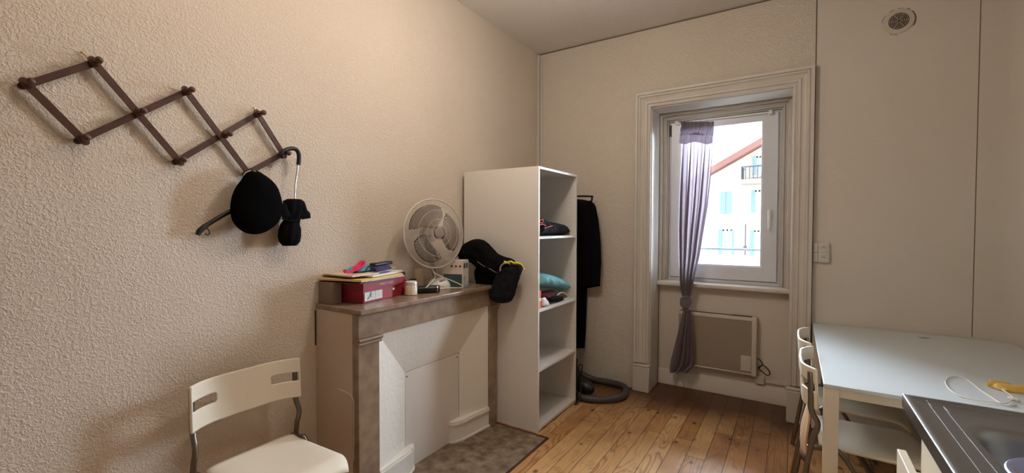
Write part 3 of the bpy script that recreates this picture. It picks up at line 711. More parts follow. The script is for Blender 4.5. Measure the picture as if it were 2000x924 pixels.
# white cable loop and yellow rubber gloves on the table
def tz(x, y, h=.004): p = at(x, y, 2, TZ+h); return p
pts = [(1985,790),(1970,793),(1955,788),(1935,775),(1915,762),(1900,750),(1885,740),(1868,735),(1854,737),(1847,744),(1849,753),(1857,762),(1870,771),(1890,778),(1915,783),(1940,786),(1962,788),(1974,783),(1978,776),(1968,768),(1955,760),(1940,750),(1933,742)]
cb = tag(MB().tube(smooth_path([tz(x, y, .0035+.002*(i > 12)) for i, (x, y) in enumerate(pts)], 4), .0022, 8).build('cable', 'offwhite'), 'thin cream cable lying in a loop on the table beside the sink', 'cable')
MB().obox(tz(1979, 779, .008), (.035, .012, .010), (0, 0, -.9)).build('plug', 'white', cb, bevel=.003)
o_ = tz(1985, 772, .006)
g = MB().puff([(-.10,.00),(-.07,.03),(-.03,.022),(.02,.035),(.10,.03),(.12,0),(.10,-.04),(.04,-.045),(0,-.03),(-.03,-.04),(-.08,-.035)], tz(1997, 764, .002), (1,0,0), (0,1,0), (0,0,1), .022, 0, step=.012, R0=.02, amp=.008, ns=30)
gl = tag(g.build('rubber_glove', 'glove', angle=60), 'yellow rubber glove crumpled on the table near the sink', 'glove')
b = MB()
for k in range(4): a0 = tz(1972, 752+k*3, .004); b.tube(smooth_path([a0, a0+V((-.03, .008*(k-1), .008)), a0+V((-.065, .012*(k-1.5), .004))], 4), [.0075]*8+[.005], 8)
b.tube([tz(1968, 764, .006), tz(1950, 757, .006)], .008, 8)
b.build('glove_fingers', 'glove', gl)

# ============================================================ HEATER
hb = thing('electric_heater', (-.5, 4.155, .46), 'beige electric panel heater with perforated front under the window sill', 'heater')
H0, H1, Z0, Z1 = -.86, -.245, .222, .700; HYf, HYb = 4.085, 4.150
MB().box((H0, HYf+.012, Z0), (H1-.036, HYb, Z1)).build('casing', 'heaterdark', hb, bevel=.006)
b = MB()
nx, nz = 98, 58; gx0, gx1, gz0, gz1 = H0+.005, H1-.037, Z0+.012, Z1-.030
b.box((gx0, HYf+.006, gz0), (gx1, HYf+.009, gz1))
for i in range(nx+1): x = gx0+(gx1-gx0)*i/nx; b.box((x-.0014, HYf, gz0), (x+.0014, HYf+.005, gz1))
for i in range(nz+1): z = gz0+(gz1-gz0)*i/nz; b.box((gx0, HYf+.002, z-.0014), (gx1, HYf+.0055, z+.0014))
b.build('grille', 'heatergrille', hb, smooth=False)
MB().box((H0, HYf-.002, Z1-.030), (H1-.036, HYb-.01, Z1)).build('top_rail', 'heater', hb, bevel=.003)
MB().box((H0, HYf-.002, Z0), (H1-.036, HYf+.02, Z0+.012)).build('bottom_rail', 'heater', hb, bevel=.003)
MB().box((H1-.037, HYf-.006, Z0-.008), (H1, HYb+.002, Z1+.004)).build('side_cap', 'heater', hb, bevel=.010, seg=4)
MB().box((H1-.115, HYf-.005, Z0+.030), (H1-.040, HYf+.004, Z0+.155)).build('control_panel', 'heater', hb, bevel=.003)
MB().box((H1-.19, HYf+.018, Z1-.0005), (H1-.04, HYb-.015, Z1+.004)).build('top_vent', 'blackpl', hb, bevel=.001)
for bx0 in (H0+.1, H1-.15): MB().box((bx0, HYb-.002, .35), (bx0+.04, NB-.012, .6)).build('bracket', 'heater', hb, smooth=False)
pts = [at(x, y, 1, 4.12) for x, y in ((1478, 700), (1484, 703), (1489, 712), (1482, 720), (1490, 727), (1498, 733), (1504, 730), (1499, 720), (1489, 714), (1480, 719))]
MB().tube(smooth_path(pts, 5), .0042, 10).build('power_cord', 'blackpl', hb)
cx_ = at(1484, 744, 1, 4.14)
js = thing('cable_trunking', (cx_.x, 4.15, .14), 'white plastic cable trunking and junction box below the heater', 'trunking')
MB().box((H1-.01, 4.118, .15), (H1+.055, 4.155, .215)).build('junction_box', 'trim', js, bevel=.004)
MB().box((H1+.055, 4.135, .165), (NR-.007, 4.155, .182)).build('channel', 'trim', js, bevel=.002)
MB().box((NR-.024, 4.135, .01), (NR-.007, 4.155, .165)).build('channel', 'trim', js, bevel=.002)

# ============================================================ CURTAIN
CY = 4.125
rod = thing('curtain_rod', (-.55, CY+.02, 2.40), 'thin white telescopic curtain rod fixed across the top of the window sash', 'curtain rod')
ra, rb = at(1322, 240, 1, CY+.015), at(1505, 219, 1, CY+.015)
MB().tube([ra, rb], .0055, 10).build('rod', 'stickwhite', rod)
for q in (ra, rb): MB().obox(q+V((0, .010, 0)), (.030, .05, .030)).build('bracket', 'stickwhite', rod, bevel=.005)
cu = thing('curtain', (-.75, CY-.02, .15), 'sheer mauve grey curtain gathered at one side of the window and tied in a knot', 'curtain')
def cyp(y): return 4.108-.088*min(1, max(0, (y-262)/240))
def cr(L_, R_, y): return at(L_, y, 1, cyp(y)), at(R_, y, 1, cyp(y))
rows = [(238,1330,1393,.008),(262,1329,1393,.010),(272,1328,1392,.014),(300,1328,1391,.022),(350,1327,1387,.030),(400,1326,1382,.034),(450,1326,1374,.034),(500,1327,1366,.030),(540,1328,1357,.024),(565,1330,1352,.018),(578,1333,1349,.014)]
def curt(rows, nf, ph):
    A = [cr(l, r, y)+(a,) for y, l, r, a in rows]
    def fn(u, v):
        t = v*(len(A)-1); i = min(int(t), len(A)-2); t -= i
        l = A[i][0].lerp(A[i+1][0], t); r = A[i][1].lerp(A[i+1][1], t); am = A[i][2]*(1-t)+A[i+1][2]*t
        p = l.lerp(r, u+.012*sin(u*21+v*5)); ph_ = u*nf*2*pi+ph+v*1.6; p.y += am*sin(ph_)+.3*am*sin(u*nf*4.7*pi+v*4); p.x += .42*am*sin(2*ph_+.6)
        return p
    return fn
q = MB().grid(curt(rows, 4.5, .5), 96, 80).build('panel', 'curtain', cu, angle=180)
rows2 = [(606,1334,1350,.014),(625,1330,1352,.020),(660,1322,1354,.028),(700,1313,1356,.034),(712,1311,1357,.036),(727,1309,1340,.038)]
fn2 = curt(rows2, 2.6, 1.0)
q = MB().grid(fn2, 60, 40).build('tail', 'curtain', cu, angle=180)
rows3 = [(262,1328,1393,.004),(268,1327,1393,.006),(280,1327,1392,.008)]
MB().grid(lambda u, v: V(curt(rows3, 3.1, 2)(u, v))+V((0, -.018, -.010*sin(u*pi*3))), 60, 6).build('heading_band', 'curtain', cu, angle=180)
MB().grid(lambda u, v: V(curt([(238,1329,1394,.008),(250,1329,1394,.012),(264,1328,1393,.012)], 6, 0)(u, v))+V((0, -.012, 0)), 90, 8).build('rod_sleeve', 'curtain', cu, angle=180)
kc = at(1340, 590, 1, 4.02)
b = MB()
for j in range(3):
    o_ = V((0, 0, .016-.016*j)); b.tube(smooth_path([kc+o_+V((.026,.01,.034)), kc+o_+V((-.012,-.026,.030)), kc+o_+V((-.036,-.024,.002)), kc+o_+V((-.014,-.034,-.024)), kc+o_+V((.026,-.022,-.012)), kc+o_+V((.034,.004,.018))], 6), .011, 12)
for j in range(3):
    o_ = V((.013*j-.012, 0, 0)); b.tube(smooth_path([kc+o_+V((.006,-.004,.060)), kc+o_+V((.0,-.010,.02)), kc+o_+V((-.004,-.012,-.03)), kc+o_+V((-.004,-.004,-.075))], 6), .0125, 12)
kn = b.build('knot', 'curtain', cu, angle=180)
kn.modifiers.new('r', 'REMESH').voxel_size = .004; kn.modifiers['r'].use_smooth_shade = True

# ============================================================ SOCKETS, VENT
for (px, py, lab) in ((1609, 484, 'upper of two beige wall sockets beside the window moulding'), (1609, 503, 'lower of two beige wall sockets beside the window moulding')):
    c = at(px, py, 1, BY-.02); s_ = thing('wall_socket', (c.x, BY, c.z), lab, 'socket', 'wall sockets')
    MB().box((c.x-.033, BY-.028, c.z-.035), (c.x+.033, BY, c.z+.035)).build('plate', 'socket', s_, bevel=.004)
    MB().lathe([(.028, 0), (.026, .004), (.0235, .004), (.0235, .001), (.001, .0008)], (c.x, BY-.028, c.z), (0,-1,0), 28).build('outlet', 'socket', s_)
    b = MB()
    for dx, dz in ((-.010, -.0), (.010, -.0), (0, .011), (0, 0)): b.lathe([(.0028, 0), (.0028, .0022), (.0001, .0023)], (c.x+dx, BY-.029, c.z+dz), (0,-1,0), 10)
    b.build('pin_holes', 'ventdark', s_)
    MB().box((.118, BY-.018, c.z-.034), (c.x-.034, BY, c.z+.034)).build('trunking_stub', 'socket', s_, bevel=.003)
vc = at(1755, 42, 1, BY)
vt = thing('air_vent', (vc.x, BY, vc.z), 'round ventilation grille with concentric slots high on the wall', 'vent')
MB().lathe([(.080, 0), (.079, .006), (.050, .010), (.001, .010)], (vc.x, BY, vc.z), (0,-1,0), 48).build('rim', 'ventwhite', vt)
MB().lathe([(.053, 0), (.0525, .0008), (.001, .0008)], (vc.x, BY-.0101, vc.z), (0,-1,0), 40).build('opening', 'ventdark', vt)
b = MB()
for r in (.012, .021, .030, .039, .047): b.tube([(vc.x+r*cos(k*pi/18), BY-.0118, vc.z+r*sin(k*pi/18)) for k in range(36)], .0014, 6, closed=True)
for k in range(6): a = k*pi/3; b.tube([(vc.x+.004*cos(a), BY-.0118, vc.z+.004*sin(a)), (vc.x+.052*cos(a), BY-.0118, vc.z+.052*sin(a))], .001, 6)
b.build('grille', 'ventwhite', vt)
b = MB(); random.seed(3)
for a0, a1, w in ((15, 40, .005), (-30, 25, .006), (48, 62, .004), (75, 95, .002), (105, 125, .003), (140, 172, .003), (-105, -92, .004), (-118, -110, .004)):
    b.tube([(vc.x+.086*cos(R(a)), BY-.0004, vc.z+.086*sin(R(a))) for a in range(a0, a1+1, 4)], w*.5, 6)
b.build('flaked_paint_ring', 'stain', vt)

# ============================================================ COAT RACK on the left wall
WXI = LX
rk = thing('coat_rack', (LX, .8, 1.9), 'dark wooden accordion peg rack hung aslant on the rough wall', 'coat rack')
RXP = LX+.024
ND = {k: at(x, y, 0, RXP) for k, (x, y) in dict(L=(52,165), A=(184,123), M=(270,220), F=(160,272), C=(364,179), G=(348,314), N=(438,264), E=(503,223), H=(484,338), R=(552,301)).items()}
def slat(a, b, lay):
    p, q = V(ND[a]), V(ND[b]); d = (q-p).normalized(); p = p-d*.012; q = q+d*.012
    off = V((.0045 if lay else -.0045, 0, 0)); w = .0235
    p += off; q += off
    bb = MB().bar(p, q, w, .0075, (1,0,0))
    bb.lathe([(w/2, -.00375), (w/2, .00375)], p, (1,0,0), 16).lathe([(w/2, -.00375), (w/2, .00375)], q, (1,0,0), 16)
    bb.build('slat', 'rackwood', rk, bevel=.0)
for a, b_ in (('L','F'), ('A','G'), ('C','H'), ('E','R')): slat(a, b_, 1)
for a, b_ in (('L','A'), ('F','C'), ('G','E'), ('H','R')): slat(a, b_, 0)
for k in 'LAMFCGNEHR':
    c = V(ND[k])
    MB().lathe([(.0125, -.020), (.0125, -.008), (.016, -.006), (.016, .008), (.013, .012), (.0075, .018), (.0065, .034), (.0075, .042), (.0115, .048), (.0125, .056), (.010, .062), (.004, .065), (.0005, .0655)], c, (1,0,0), 20).build('peg', 'rackwood', rk)
for k, (x, y) in (('A', (160, 101)), ('E', (497, 210))):
    e = at(x, y, 0, LX+.012); c = V(ND[k]); MB().tube([V((LX+.001, e.y, e.z)), V((LX+.010, e.y, e.z)), V((RXP-.012, e.y*.4+c.y*.6, e.z*.4+c.z*.6)), V((RXP-.010, c.y, c.z))], .0028, 8).build('hanging_hook', 'brass', rk)

# hanger end, round hat, umbrella
pegx = RXP+.040
hk = V((pegx, ND['H'].y, ND['H'].z))
ht = thing('hat', (pegx, ND['H'].y, 1.41), 'black rounded hat hanging by its white loop from the lowest peg', 'hat')
HX = LX+.085
def wp(x, y, X=HX): return at(x, y, 0, X)
def poly_from(pts, X):
    q = [wp(x, y, X) for x, y in pts]; o_ = V((X, q[0].y, q[0].z)); return [(p.y-o_.y, p.z-o_.z) for p in q], o_
ol = [(490,336),(502,335),(515,342),(530,353),(541,366),(548,385),(551,403),(549,420),(541,435),(527,447),(512,454),(497,456),(481,453),(467,444),(457,431),(453,415),(453,398),(457,380),(464,365),(474,352),(481,341)]
pl_, o_ = poly_from(ol, HX)
pl_ = [(v.x, v.y) for v in smooth_path([V((a, b, 0)) for a, b in pl_], 3, True)]
MB().puff(pl_, o_, (0,1,0), (0,0,1), (1,0,0), .055, .030, step=.011, R0=.11, amp=.006, ns=14).build('crown', 'feltblack', ht, angle=180)
rim = [V((HX-.004, o_.y+a, o_.z+b)) for a, b in pl_]
MB().tube(rim, .0045, 8, closed=True).build('edge_seam', 'feltblack', ht)
lp = [wp(x, y, pegx-.006) for x, y in ((486,352),(478,349),(476,342),(482,336),(490,334),(497,338),(494,346))]
MB().tube(smooth_path(lp, 5), .0018, 8).build('loop', 'white', ht)
hg = thing('coat_hanger', (LX+.045, .95, 1.5), 'black plastic coat hanger sticking out behind the round black hat', 'hanger')
X2 = LX+.042
c_ = [wp(x, y, X2) for x, y in ((386,459),(392,449),(410,436),(440,418),(470,402),(496,384),(520,402),(545,428))]
MB().tube(smooth_path(c_, 5), [.010]*3+[.0115]*6+[.010]*27, 12).build('bar', 'blackpl', hg)
e_ = [wp(x, y, X2) for x, y in ((404,447),(408,450),(409,456),(405,459),(401,456))]
MB().tube(smooth_path(e_, 4), .0028, 8).build('notch', 'blackpl', hg)
n_ = [wp(x, y, X2) for x, y in ((496,384),(494,366),(488,352))]+[V((X2+.010, hk.y-.014, hk.z+.000)), V((X2+.012, hk.y-.004, hk.z+.018)), V((X2+.012, hk.y+.014, hk.z+.012))]
MB().tube(smooth_path(n_, 5), .0028, 8).build('hook', 'blackpl', hg)
um = thing('umbrella', (LX+.075, 1.26, 1.36), 'black folding umbrella hanging by its curved handle from the rack end', 'umbrella')
UX = LX+.062
h_ = [wp(x, y, UX) for x, y in ((553,309),(551,303),(554,296),(561,292),(570,290),(578,292),(583,299),(584,308),(583,322))]
MB().tube(smooth_path(h_, 6), [.0085]*6+[.0105]*43, 14).build('handle', 'blackpl', um)
MB().tube([wp(582,322,UX), wp(577,360,UX), wp(575,394,UX)], [.0036, .0036, .0036], 10).build('shaft', 'chrome', um)
def loft(rows, X, m, parent, name, ridge=0, nr=8, seed=0, n=40):
    """rows: (px, py, radius along wall, radius out of wall)"""
    b = MB(); o = 0; rr = []
    for i, (x, y, ry, rx) in enumerate(rows):
        c = wp(x, y, X); loop = []
        for k in range(n):
            a = 2*pi*k/n; f = 1+ridge*(abs(sin(a*nr/2+i*.35+seed))-.5)+.06*noise.noise(V((cos(a)*2, sin(a)*2, i*.7+seed)))
            loop.append(c+V((rx*cos(a)*f, ry*sin(a)*f, 0)))
        rr.append(loop)
    for l in rr: b.v += l
    for i in range(len(rr)-1):
        for k in range(n): b.f.append([i*n+k, i*n+(k+1)%n, (i+1)*n+(k+1)%n, (i+1)*n+k])
    b.f.append(list(range(n))[::-1]); b.f.append([(len(rr)-1)*n+k for k in range(n)])
    return b.build(name, m, parent, angle=50)
cn = loft([(575,389,.030,.028),(574,393,.046,.036),(575,402,.052,.040),(575,412,.053,.042),(573,420,.046,.040),(570,430,.036,.036),(567,438,.043,.038),(566,448,.049,.042),(566,462,.050,.042),(566,472,.045,.038),(566,480,.030,.026)], UX, 'black', um, 'canopy', .22, 8)
b = MB()
for pts in ([(584,396),(597,402),(600,410),(606,416),(607,426),(590,429),(580,420)], [(556,393),(552,400),(551,412),(550,424),(560,430),(568,420)], [(585,398),(594,397),(600,408),(598,420),(585,418)]):
    q, oo = poly_from(pts, UX+.030); b.puff(q, oo, (0,1,0), (0,0,1), V((1, .15, 0)).normalized(), .006, .006, step=.012, R0=.01)
b.build('canopy_flaps', 'black', um, angle=50)
b = MB().tube([wp(x, y, UX+.036) for x, y in ((552,427),(565,432),(585,430))], .005, 8); b.build('strap', 'black', um)

# ============================================================ ON THE MANTELPIECE
MZ = 1.028
def mz(x, y, z=MZ): return at(x, y, 2, z)
# crimson shoe box
n0, n1 = mz(709.7, 594), mz(791.5, 574.5); d = (n1-n0); d.z = 0; Ld = d.length; Uy = d.normalized(); Ux = V((-Uy.y, Uy.x, 0))   # Ux to the wall
if Ux.x > 0: Ux = -Ux
hB = at(709.7, 553.3, 1, n0.y).z-MZ
sb = thing('shoe_box', (n0.x-.1, n0.y+.18, MZ), 'crimson cardboard shoe box with printed label, under the pile of papers', 'box')
DW = .205
def bxp(b, u0, u1, w0, w1, z0, z1):
    P_ = [n0+Uy*u+Ux*w+V((0,0,z)) for z in (z0, z1) for u, w in ((u0,w0),(u1,w0),(u1,w1),(u0,w1))]
    return b.add(P_, [(0,3,2,1),(4,5,6,7),(0,1,5,4),(1,2,6,5),(2,3,7,6),(3,0,4,7)])
bxp(MB(), .003, Ld-.003, .003, DW-.003, .001, hB-.030).build('box_body', 'redbox', sb, bevel=.0015)
bxp(MB(), 0, Ld, 0, DW, hB-.045, hB).build('lid', 'redbox', sb, bevel=.002)
lb = bxp(MB(), .010, .158, -.0006, .003, .012, hB-.054).build('size_label', 'label', sb, smooth=False)
# printed shoe and lines of the label
b = MB(); ho = n0+Uy*.028+Ux*-.0008+V((0,0,.020))
b.prism([(0,0),(.016,.002),(.024,.012),(.030,.014),(.0315,0),(.033,0),(.034,.016),(.036,.036),(.030,.041),(.022,.026),(.012,.010),(.001,.006)], ho, Uy, (0,0,1), -Ux, .0004); b.build('printed_shoe', 'inkgrey', lb, smooth=False)
b = MB()
for k in range(7): bxp(b, .096, .101, -.0011, -.0006, .018+k*.0065, .0215+k*.0065)
for k in range(3): bxp(b, .060, .078, -.0011, -.0006, .030+k*.010, .0315+k*.010)
for k in range(3): bxp(b, .115, .135, -.0011, -.0006, .026+k*.010, .0272+k*.010)
b.build('printed_lines', 'inkgrey', lb, smooth=False)
text_mesh('MARCO TOZZI', 'lettering', 'label', sb, n0+Uy*(Ld*.52)+V((0,0,hB-.022))-Ux*.0006, Uy, (0,0,1), .0185)
bxp(MB(), Ld*.665, Ld*.665+.022, -.0006, .003, hB-.072, hB-.058).build('round_sticker', 'label', sb, bevel=.004)
# taupe box beside it at the wall
q0 = mz(621.5, 588); q0.x = LX+.004
tp_h = .118
tag(MB().box((LX+.003, Y0+.02, MZ+.0005), (LX+.115, Y0+.085, MZ+tp_h)).build('cardboard_box', 'boxdark', bevel=.002), 'plain taupe box against the wall at the end of the mantel shelf', 'box')
# pile of papers, built up sheet by sheet
zt = MZ+hB+.002
pc = n0+Uy*.13+Ux*.10; pc.z = 0
def sheet(name, m, lab, cat, cu_, cw_, su_, sw_, rot, th, z, curl=0, grp=None):
    b = MB(); a0 = math.atan2(Uy.y, Uy.x)+rot; eu = V((cos(a0), sin(a0), 0)); ew = V((-sin(a0), cos(a0), 0)); cc = n0+Uy*cu_+Ux*cw_; cc.z = z
    nu = 16
    def f(u, v, t): return cc+eu*((u-.5)*su_)+ew*((v-.5)*sw_)+V((0,0,t+curl*((2*u-1)**2)*(1 if u > .5 else .4)+.0015*sin(u*7+z*900)*sin(v*5)))
    o1_ = len(b.v); b.grid(lambda u, v: f(u, v, 0), nu, 8); b.grid(lambda u, v: f(u, v, th), nu, 8)
    k = (nu+1)*9; ring_ = [i for i in range(nu+1)]+[j*(nu+1)+nu for j in range(1, 9)]+[8*(nu+1)+i for i in range(nu-1, -1, -1)]+[j*(nu+1) for j in range(7, 0, -1)]
    for i in range(len(ring_)): a_, c_ = ring_[i], ring_[(i+1)%len(ring_)]; b.f.append([a_, c_, c_+k, a_+k])
    return tag(b.build(name, m, angle=50), lab, cat, grp)
G_ = 'papers piled on the shoe box'
sheet('folder', 'violetpaper', 'dark violet folder at the bottom of the pile, directly on the shoe box', 'folder', .115, .115, .34, .27, .02, .004, zt, 0, G_)
sheet('paper_sheet', 'paper', 'white paper just above the dark folder, lowest of the white papers in the pile', 'paper', .15, .085, .33, .24, -.04, .004, zt+.006, .001, G_)
ye = sheet('envelope', 'yellowpaper', 'yellow padded envelope in the middle of the paper pile', 'envelope', .115, .105, .37, .29, .03, .010, zt+.012, .002, G_)
MB().tube([n0+Uy*.01+Ux*-.045+V((0,0,zt-n0.z+.014)), n0+Uy*.03+Ux*.03+V((0,0,zt-n0.z+.016))], .007, 12).build('rolled_edge', 'yellowpaper', ye)
sheet('paper_sheet', 'paper', 'white sheets lying above the yellow envelope', 'paper', .20, .100, .32, .21, .10, .008, zt+.025, .0015, G_)
sheet('notepad', 'creampaper', 'cream paper pad at the wall side of the pile, under the pink ribbon', 'notepad', .045, .12, .19, .23, -.12, .007, zt+.036, 0, G_)
sheet('paper_sheet', 'paper', 'uppermost white letters, showing lilac print, behind the sunglasses', 'paper', .27, .14, .24, .16, .22, .005, zt+.036, .002, G_)
sheet('leaflet', 'heater', 'beige leaflet fanned out under the uppermost white letters', 'leaflet', .285, .17, .22, .15, -.18, .004, zt+.0445, .002, G_)
zz = zt+.052
def px(x, y, X): return at(x, y, 0, X)
ob = MB()
pb = [(-.12,-.05),(-.04,-.06),(.05,-.05),(.12,-.03),(.13,.02),(.06,.05),(-.04,.05),(-.11,.03)]
cc = n0+Uy*.16+Ux*.14; cc.z = zz-.002
tag(ob.puff(pb, cc, Uy, Ux, (0,0,1), .022, 0, step=.013, R0=.03, amp=.010, ns=28).build('plastic_bag', 'blue', angle=60), 'crumpled sky blue plastic bag on top of the paper pile', 'bag')
cc = n0+Uy*.215+Ux*.045; cc.z = zz-.002
tag(MB().puff([(-.10,-.02),(-.05,-.035),(.04,-.03),(.085,-.005),(.07,.03),(0,.035),(-.07,.02)], cc, Uy, Ux, (0,0,1), .022, 0, step=.011, R0=.03, amp=.006, ns=30).build('pouch', 'purple', angle=60), 'indigo cloth pouch under the dark glasses case on the papers', 'pouch')
cc = n0+Uy*.245+Ux*.075; cc.z = zz+.030
gc = tag(MB().obox(cc, (.165, .045, .020), (0, -.02, math.atan2(Uy.y, Uy.x)-.02)).build('glasses_case', 'blackpl', bevel=.008, seg=4), 'black glasses case lying across the paper pile', 'case')
cc2 = cc-Uy*.10; MB().tube(smooth_path([cc2+V((0,0,-.004)), cc2-Uy*.03+V((.01,0,-.010)), cc2-Uy*.055+V((.02,0,-.024))], 5), .004, 8).build('temple', 'blackpl', gc)
rb_ = [px(x, y, X) for x, y, X in ((673,527,-1.99),(676,532,-1.985),(690,529,-2.0),(693,522,-2.02),(700,517,-2.04),(706,511,-2.05),(711,511,-2.05),(707,519,-2.04),(698,525,-2.02),(686,531,-1.99))]
rb_ = [V((p.x, p.y, p.z)) for p in rb_]
b = MB(); sp_ = smooth_path(rb_, 6)
for i in range(len(sp_)-1): b.bar(sp_[i], sp_[i+1]+(sp_[i+1]-sp_[i])*.2, .017, .004, (.55, -.5, .6))
rbo = tag(b.build('ribbon', 'pink', smooth=True, angle=60), 'hot pink satin ribbon on top of the papers', 'ribbon')
# glass jar, hair brush, black cable
jp = mz(803, 576); jr = thing('candle_jar', (jp.x, jp.y, MZ), 'small glass jar with shiny gold lid beside the crimson shoe box', 'jar')
MB().lathe([(.034, .001), (.038, .004), (.038, .056), (.034, .062)], (jp.x, jp.y, MZ), n=32).build('glass', 'jarcream', jr)
MB().lathe([(.036, .0), (.036, .020), (.033, .023), (.001, .023)], (jp.x, jp.y, MZ+.062), n=32).build('lid', 'rim', jr)
e0, e1 = mz(813, 566, MZ+.024), mz(859, 564, MZ+.024)
dv = (e1-e0).normalized()
ls = thing('hair_brush', (e0.x, e0.y, MZ), 'black cylindrical brush handle lying behind the gold lidded jar', 'brush')
MB().tube([e0, e0+dv*.01, e1-dv*.012, e1-dv*.002, e1], [.020, .0235, .0240, .021, .010], 20).build('handle', 'blackpl', ls)
MB().tube([e1-dv*.02, e1-dv*.014], .0246, 20).build('ring', 'chrome', ls)
cp = [mz(783, 566, MZ+.09), mz(782, 563, MZ+.10), mz(787, 560, MZ+.11), mz(788, 566, MZ+.09), mz(783, 569, MZ+.05), mz(790, 572, MZ+.015), mz(803, 568, MZ+.01), mz(812, 563, MZ+.02), mz(808, 559, MZ+.01), mz(797, 564, MZ+.01), mz(806, 569, MZ+.006)]
cp = [px(x, y, X) for x, y, X in ((784,540,-2.02),(783,535,-2.04),(788,532,-2.06),(790,536,-2.06),(785,541,-2.04),(790,547,-2.04),(802,550,-2.03),(812,550,-2.04),(811,546,-2.06),(801,546,-2.06),(796,551,-2.03),(806,554,-2.01),(812,551,-2.0))]
tag(MB().tube(smooth_path(cp, 5), .0042, 8).build('charger_cable', 'blackpl'), 'black cable bundled behind the gold lidded jar', 'cable')
# fan
fan = thing('desk_fan', (-2.05, 2.18, MZ), 'white desk fan with round wire guard and smoky blades on the mantel shelf', 'fan')
fc = px(849, 456, -1.985); az = R(-14); tilt = R(4); fn_ = V((cos(az)*cos(tilt), sin(az)*cos(tilt), sin(tilt)))
fu = V((0,0,1)); fu = (fu-fn_*fu.dot(fn_)).normalized(); fr_ = fu.cross(fn_)
RG = .226
def fpnt(r, a, z): return fc+(fr_*cos(a)+fu*sin(a))*r+fn_*z
MB().tube([fpnt(RG, k*pi/36, 0) for k in range(72)], .0048, 8, closed=True).build('guard_ring', 'fanwhite', fan)
def guard(sgn, depth, nm):
    b = MB(); nw = 100
    for k in range(nw):
        a = 2*pi*k/nw
        b.tube([fpnt(r, a+sgn*.55*(1-r/RG), sgn*depth*math.sqrt(max(0, 1-(r/RG)**2.6))) for r in (.045, .09, .13, .17, .20, .217, RG)], .00085, 4, cap=False)
    for r in (.09, .15): b.tube([fpnt(r, k*pi/30, sgn*depth*math.sqrt(1-(r/RG)**2.6)) for k in range(60)], .0012, 5, closed=True)
    g = b.build(nm, 'fanwhite', fan)
guard(1, .055, 'front_guard'); guard(-1, .07, 'rear_guard')
MB().lathe([(.036, 0), (.036, .005), (.031, .008), (.001, .009)], fc+fn_*.053, fn_, 32).build('badge', 'fangrey', fan)
MB().lathe([(.034, -.02), (.036, 0), (.030, .028), (.012, .036), (.001, .037)], fc, fn_, 28).build('hub', 'fangrey', fan)
for k in range(3):
    a0 = R(100+120*k); b = MB()
    def bl(u, v):
        r = .03+.165*u; w_ = .30+.70*sin(min(1, u*1.15)*pi*.62); a = a0+(v-.5)*w_*1.75+.42*u
        r2 = r-.018*(2*v-1)**2*u
        return fpnt(r2, a, .020-.045*v+.008*sin(u*3))
    o_b = b.grid(bl, 18, 14).build('blade', 'blade', fan, angle=180); sm = o_b.modifiers.new('thickness', 'SOLIDIFY'); sm.thickness = .0022
MB().lathe([(.042, -.02), (.055, -.04), (.057, -.09), (.045, -.12), (.012, -.13)], fc, fn_, 28).build('motor_housing', 'fangrey', fan)
bs = mz(857, 562)
top_ = fc-fn_*.075
MB().tube([V((top_.x, top_.y, top_.z-.03)), V((top_.x, top_.y, top_.z-.12)), V((bs.x*.6+top_.x*.4, bs.y*.6+top_.y*.4, MZ+.10)), V((bs.x, bs.y, MZ+.02))], [.020, .018, .018, .024], 18).build('stem', 'fangrey', fan)
MB().lathe([(.080, 0), (.082, .010), (.074, .036), (.055, .056), (.030, .068), (.001, .070)], (bs.x, bs.y, MZ), n=44).build('base', 'baselit', fan)
b = MB().obox((bs.x+.052, bs.y-.02, MZ+.057), (.014, .05, .006), (0, .6, 0)); b.build('speed_buttons', 'fangrey', fan, bevel=.002)
fcb = [px(x, y, X) for x, y, X in ((842,524,-2.02),(849,534,-2.0),(848,545,-1.97),(838,556,-1.93),(832,562,-1.91))]
fcb2 = [px(x, y, X) for x, y, X in ((846,532,-1.98),(862,540,-1.95),(884,549,-1.91),(901,557,-1.87),(903,561,-1.862),(895,562,-1.862),(870,563,-1.875),(856,564,-1.885))]
b = MB().tube(smooth_path([V((p.x, p.y, max(p.z, MZ+.004))) for p in fcb], 5), .003, 8).tube(smooth_path([V((p.x, p.y, max(p.z, MZ+.004))) for p in fcb2], 5), .003, 8)
b.build('power_cord', 'offwhite', fan)
# pale canister behind the fan
pc_ = px(819, 533, -2.12); tag(MB().lathe([(.028, 0), (.030, .004), (.030, .125), (.027, .130), (.001, .130)], (-2.125, pc_.y-.0, MZ+.0005), n=32).build('canister', 'creampaper'), 'plain beige cylinder standing at the wall behind the fan', 'canister')
# printed product box, corner towards the viewer
kx = px(904, 560, -1.875); kx.z = MZ
k1 = mz(930, 553.5); k2d = (mz(862, 556)-kx); k2d.z = 0
ua = (k1-kx); ua.z = 0; La = ua.length; ua.normalize(); ub = V((-ua.y, ua.x, 0))
if ub.x > 0: ub = -ub
hh = px(904, 509.5, kx.x).z-MZ; La = .105; Lb = .150
kx = V((-1.885, kx.y+.012, MZ)); ua = V((-.30, 1, 0)).normalized(); ub = V((-1, -.30, 0)).normalized()
pbx = thing('product_box', tuple(kx), 'small printed carton box with pictures, between fan and black bag', 'box')
def kb(b, a0, a1, b0, b1, z0, z1):
    P_ = [kx+ua*u+ub*w+V((0,0,z)) for z in (z0, z1) for u, w in ((a0,b0),(a1,b0),(a1,b1),(a0,b1))]
    return b.add(P_, [(0,3,2,1),(4,5,6,7),(0,1,5,4),(1,2,6,5),(2,3,7,6),(3,0,4,7)])
kb(MB(), 0, La, 0, Lb, .0005, hh).build('carton', 'boxwhite', pbx, bevel=.0015)
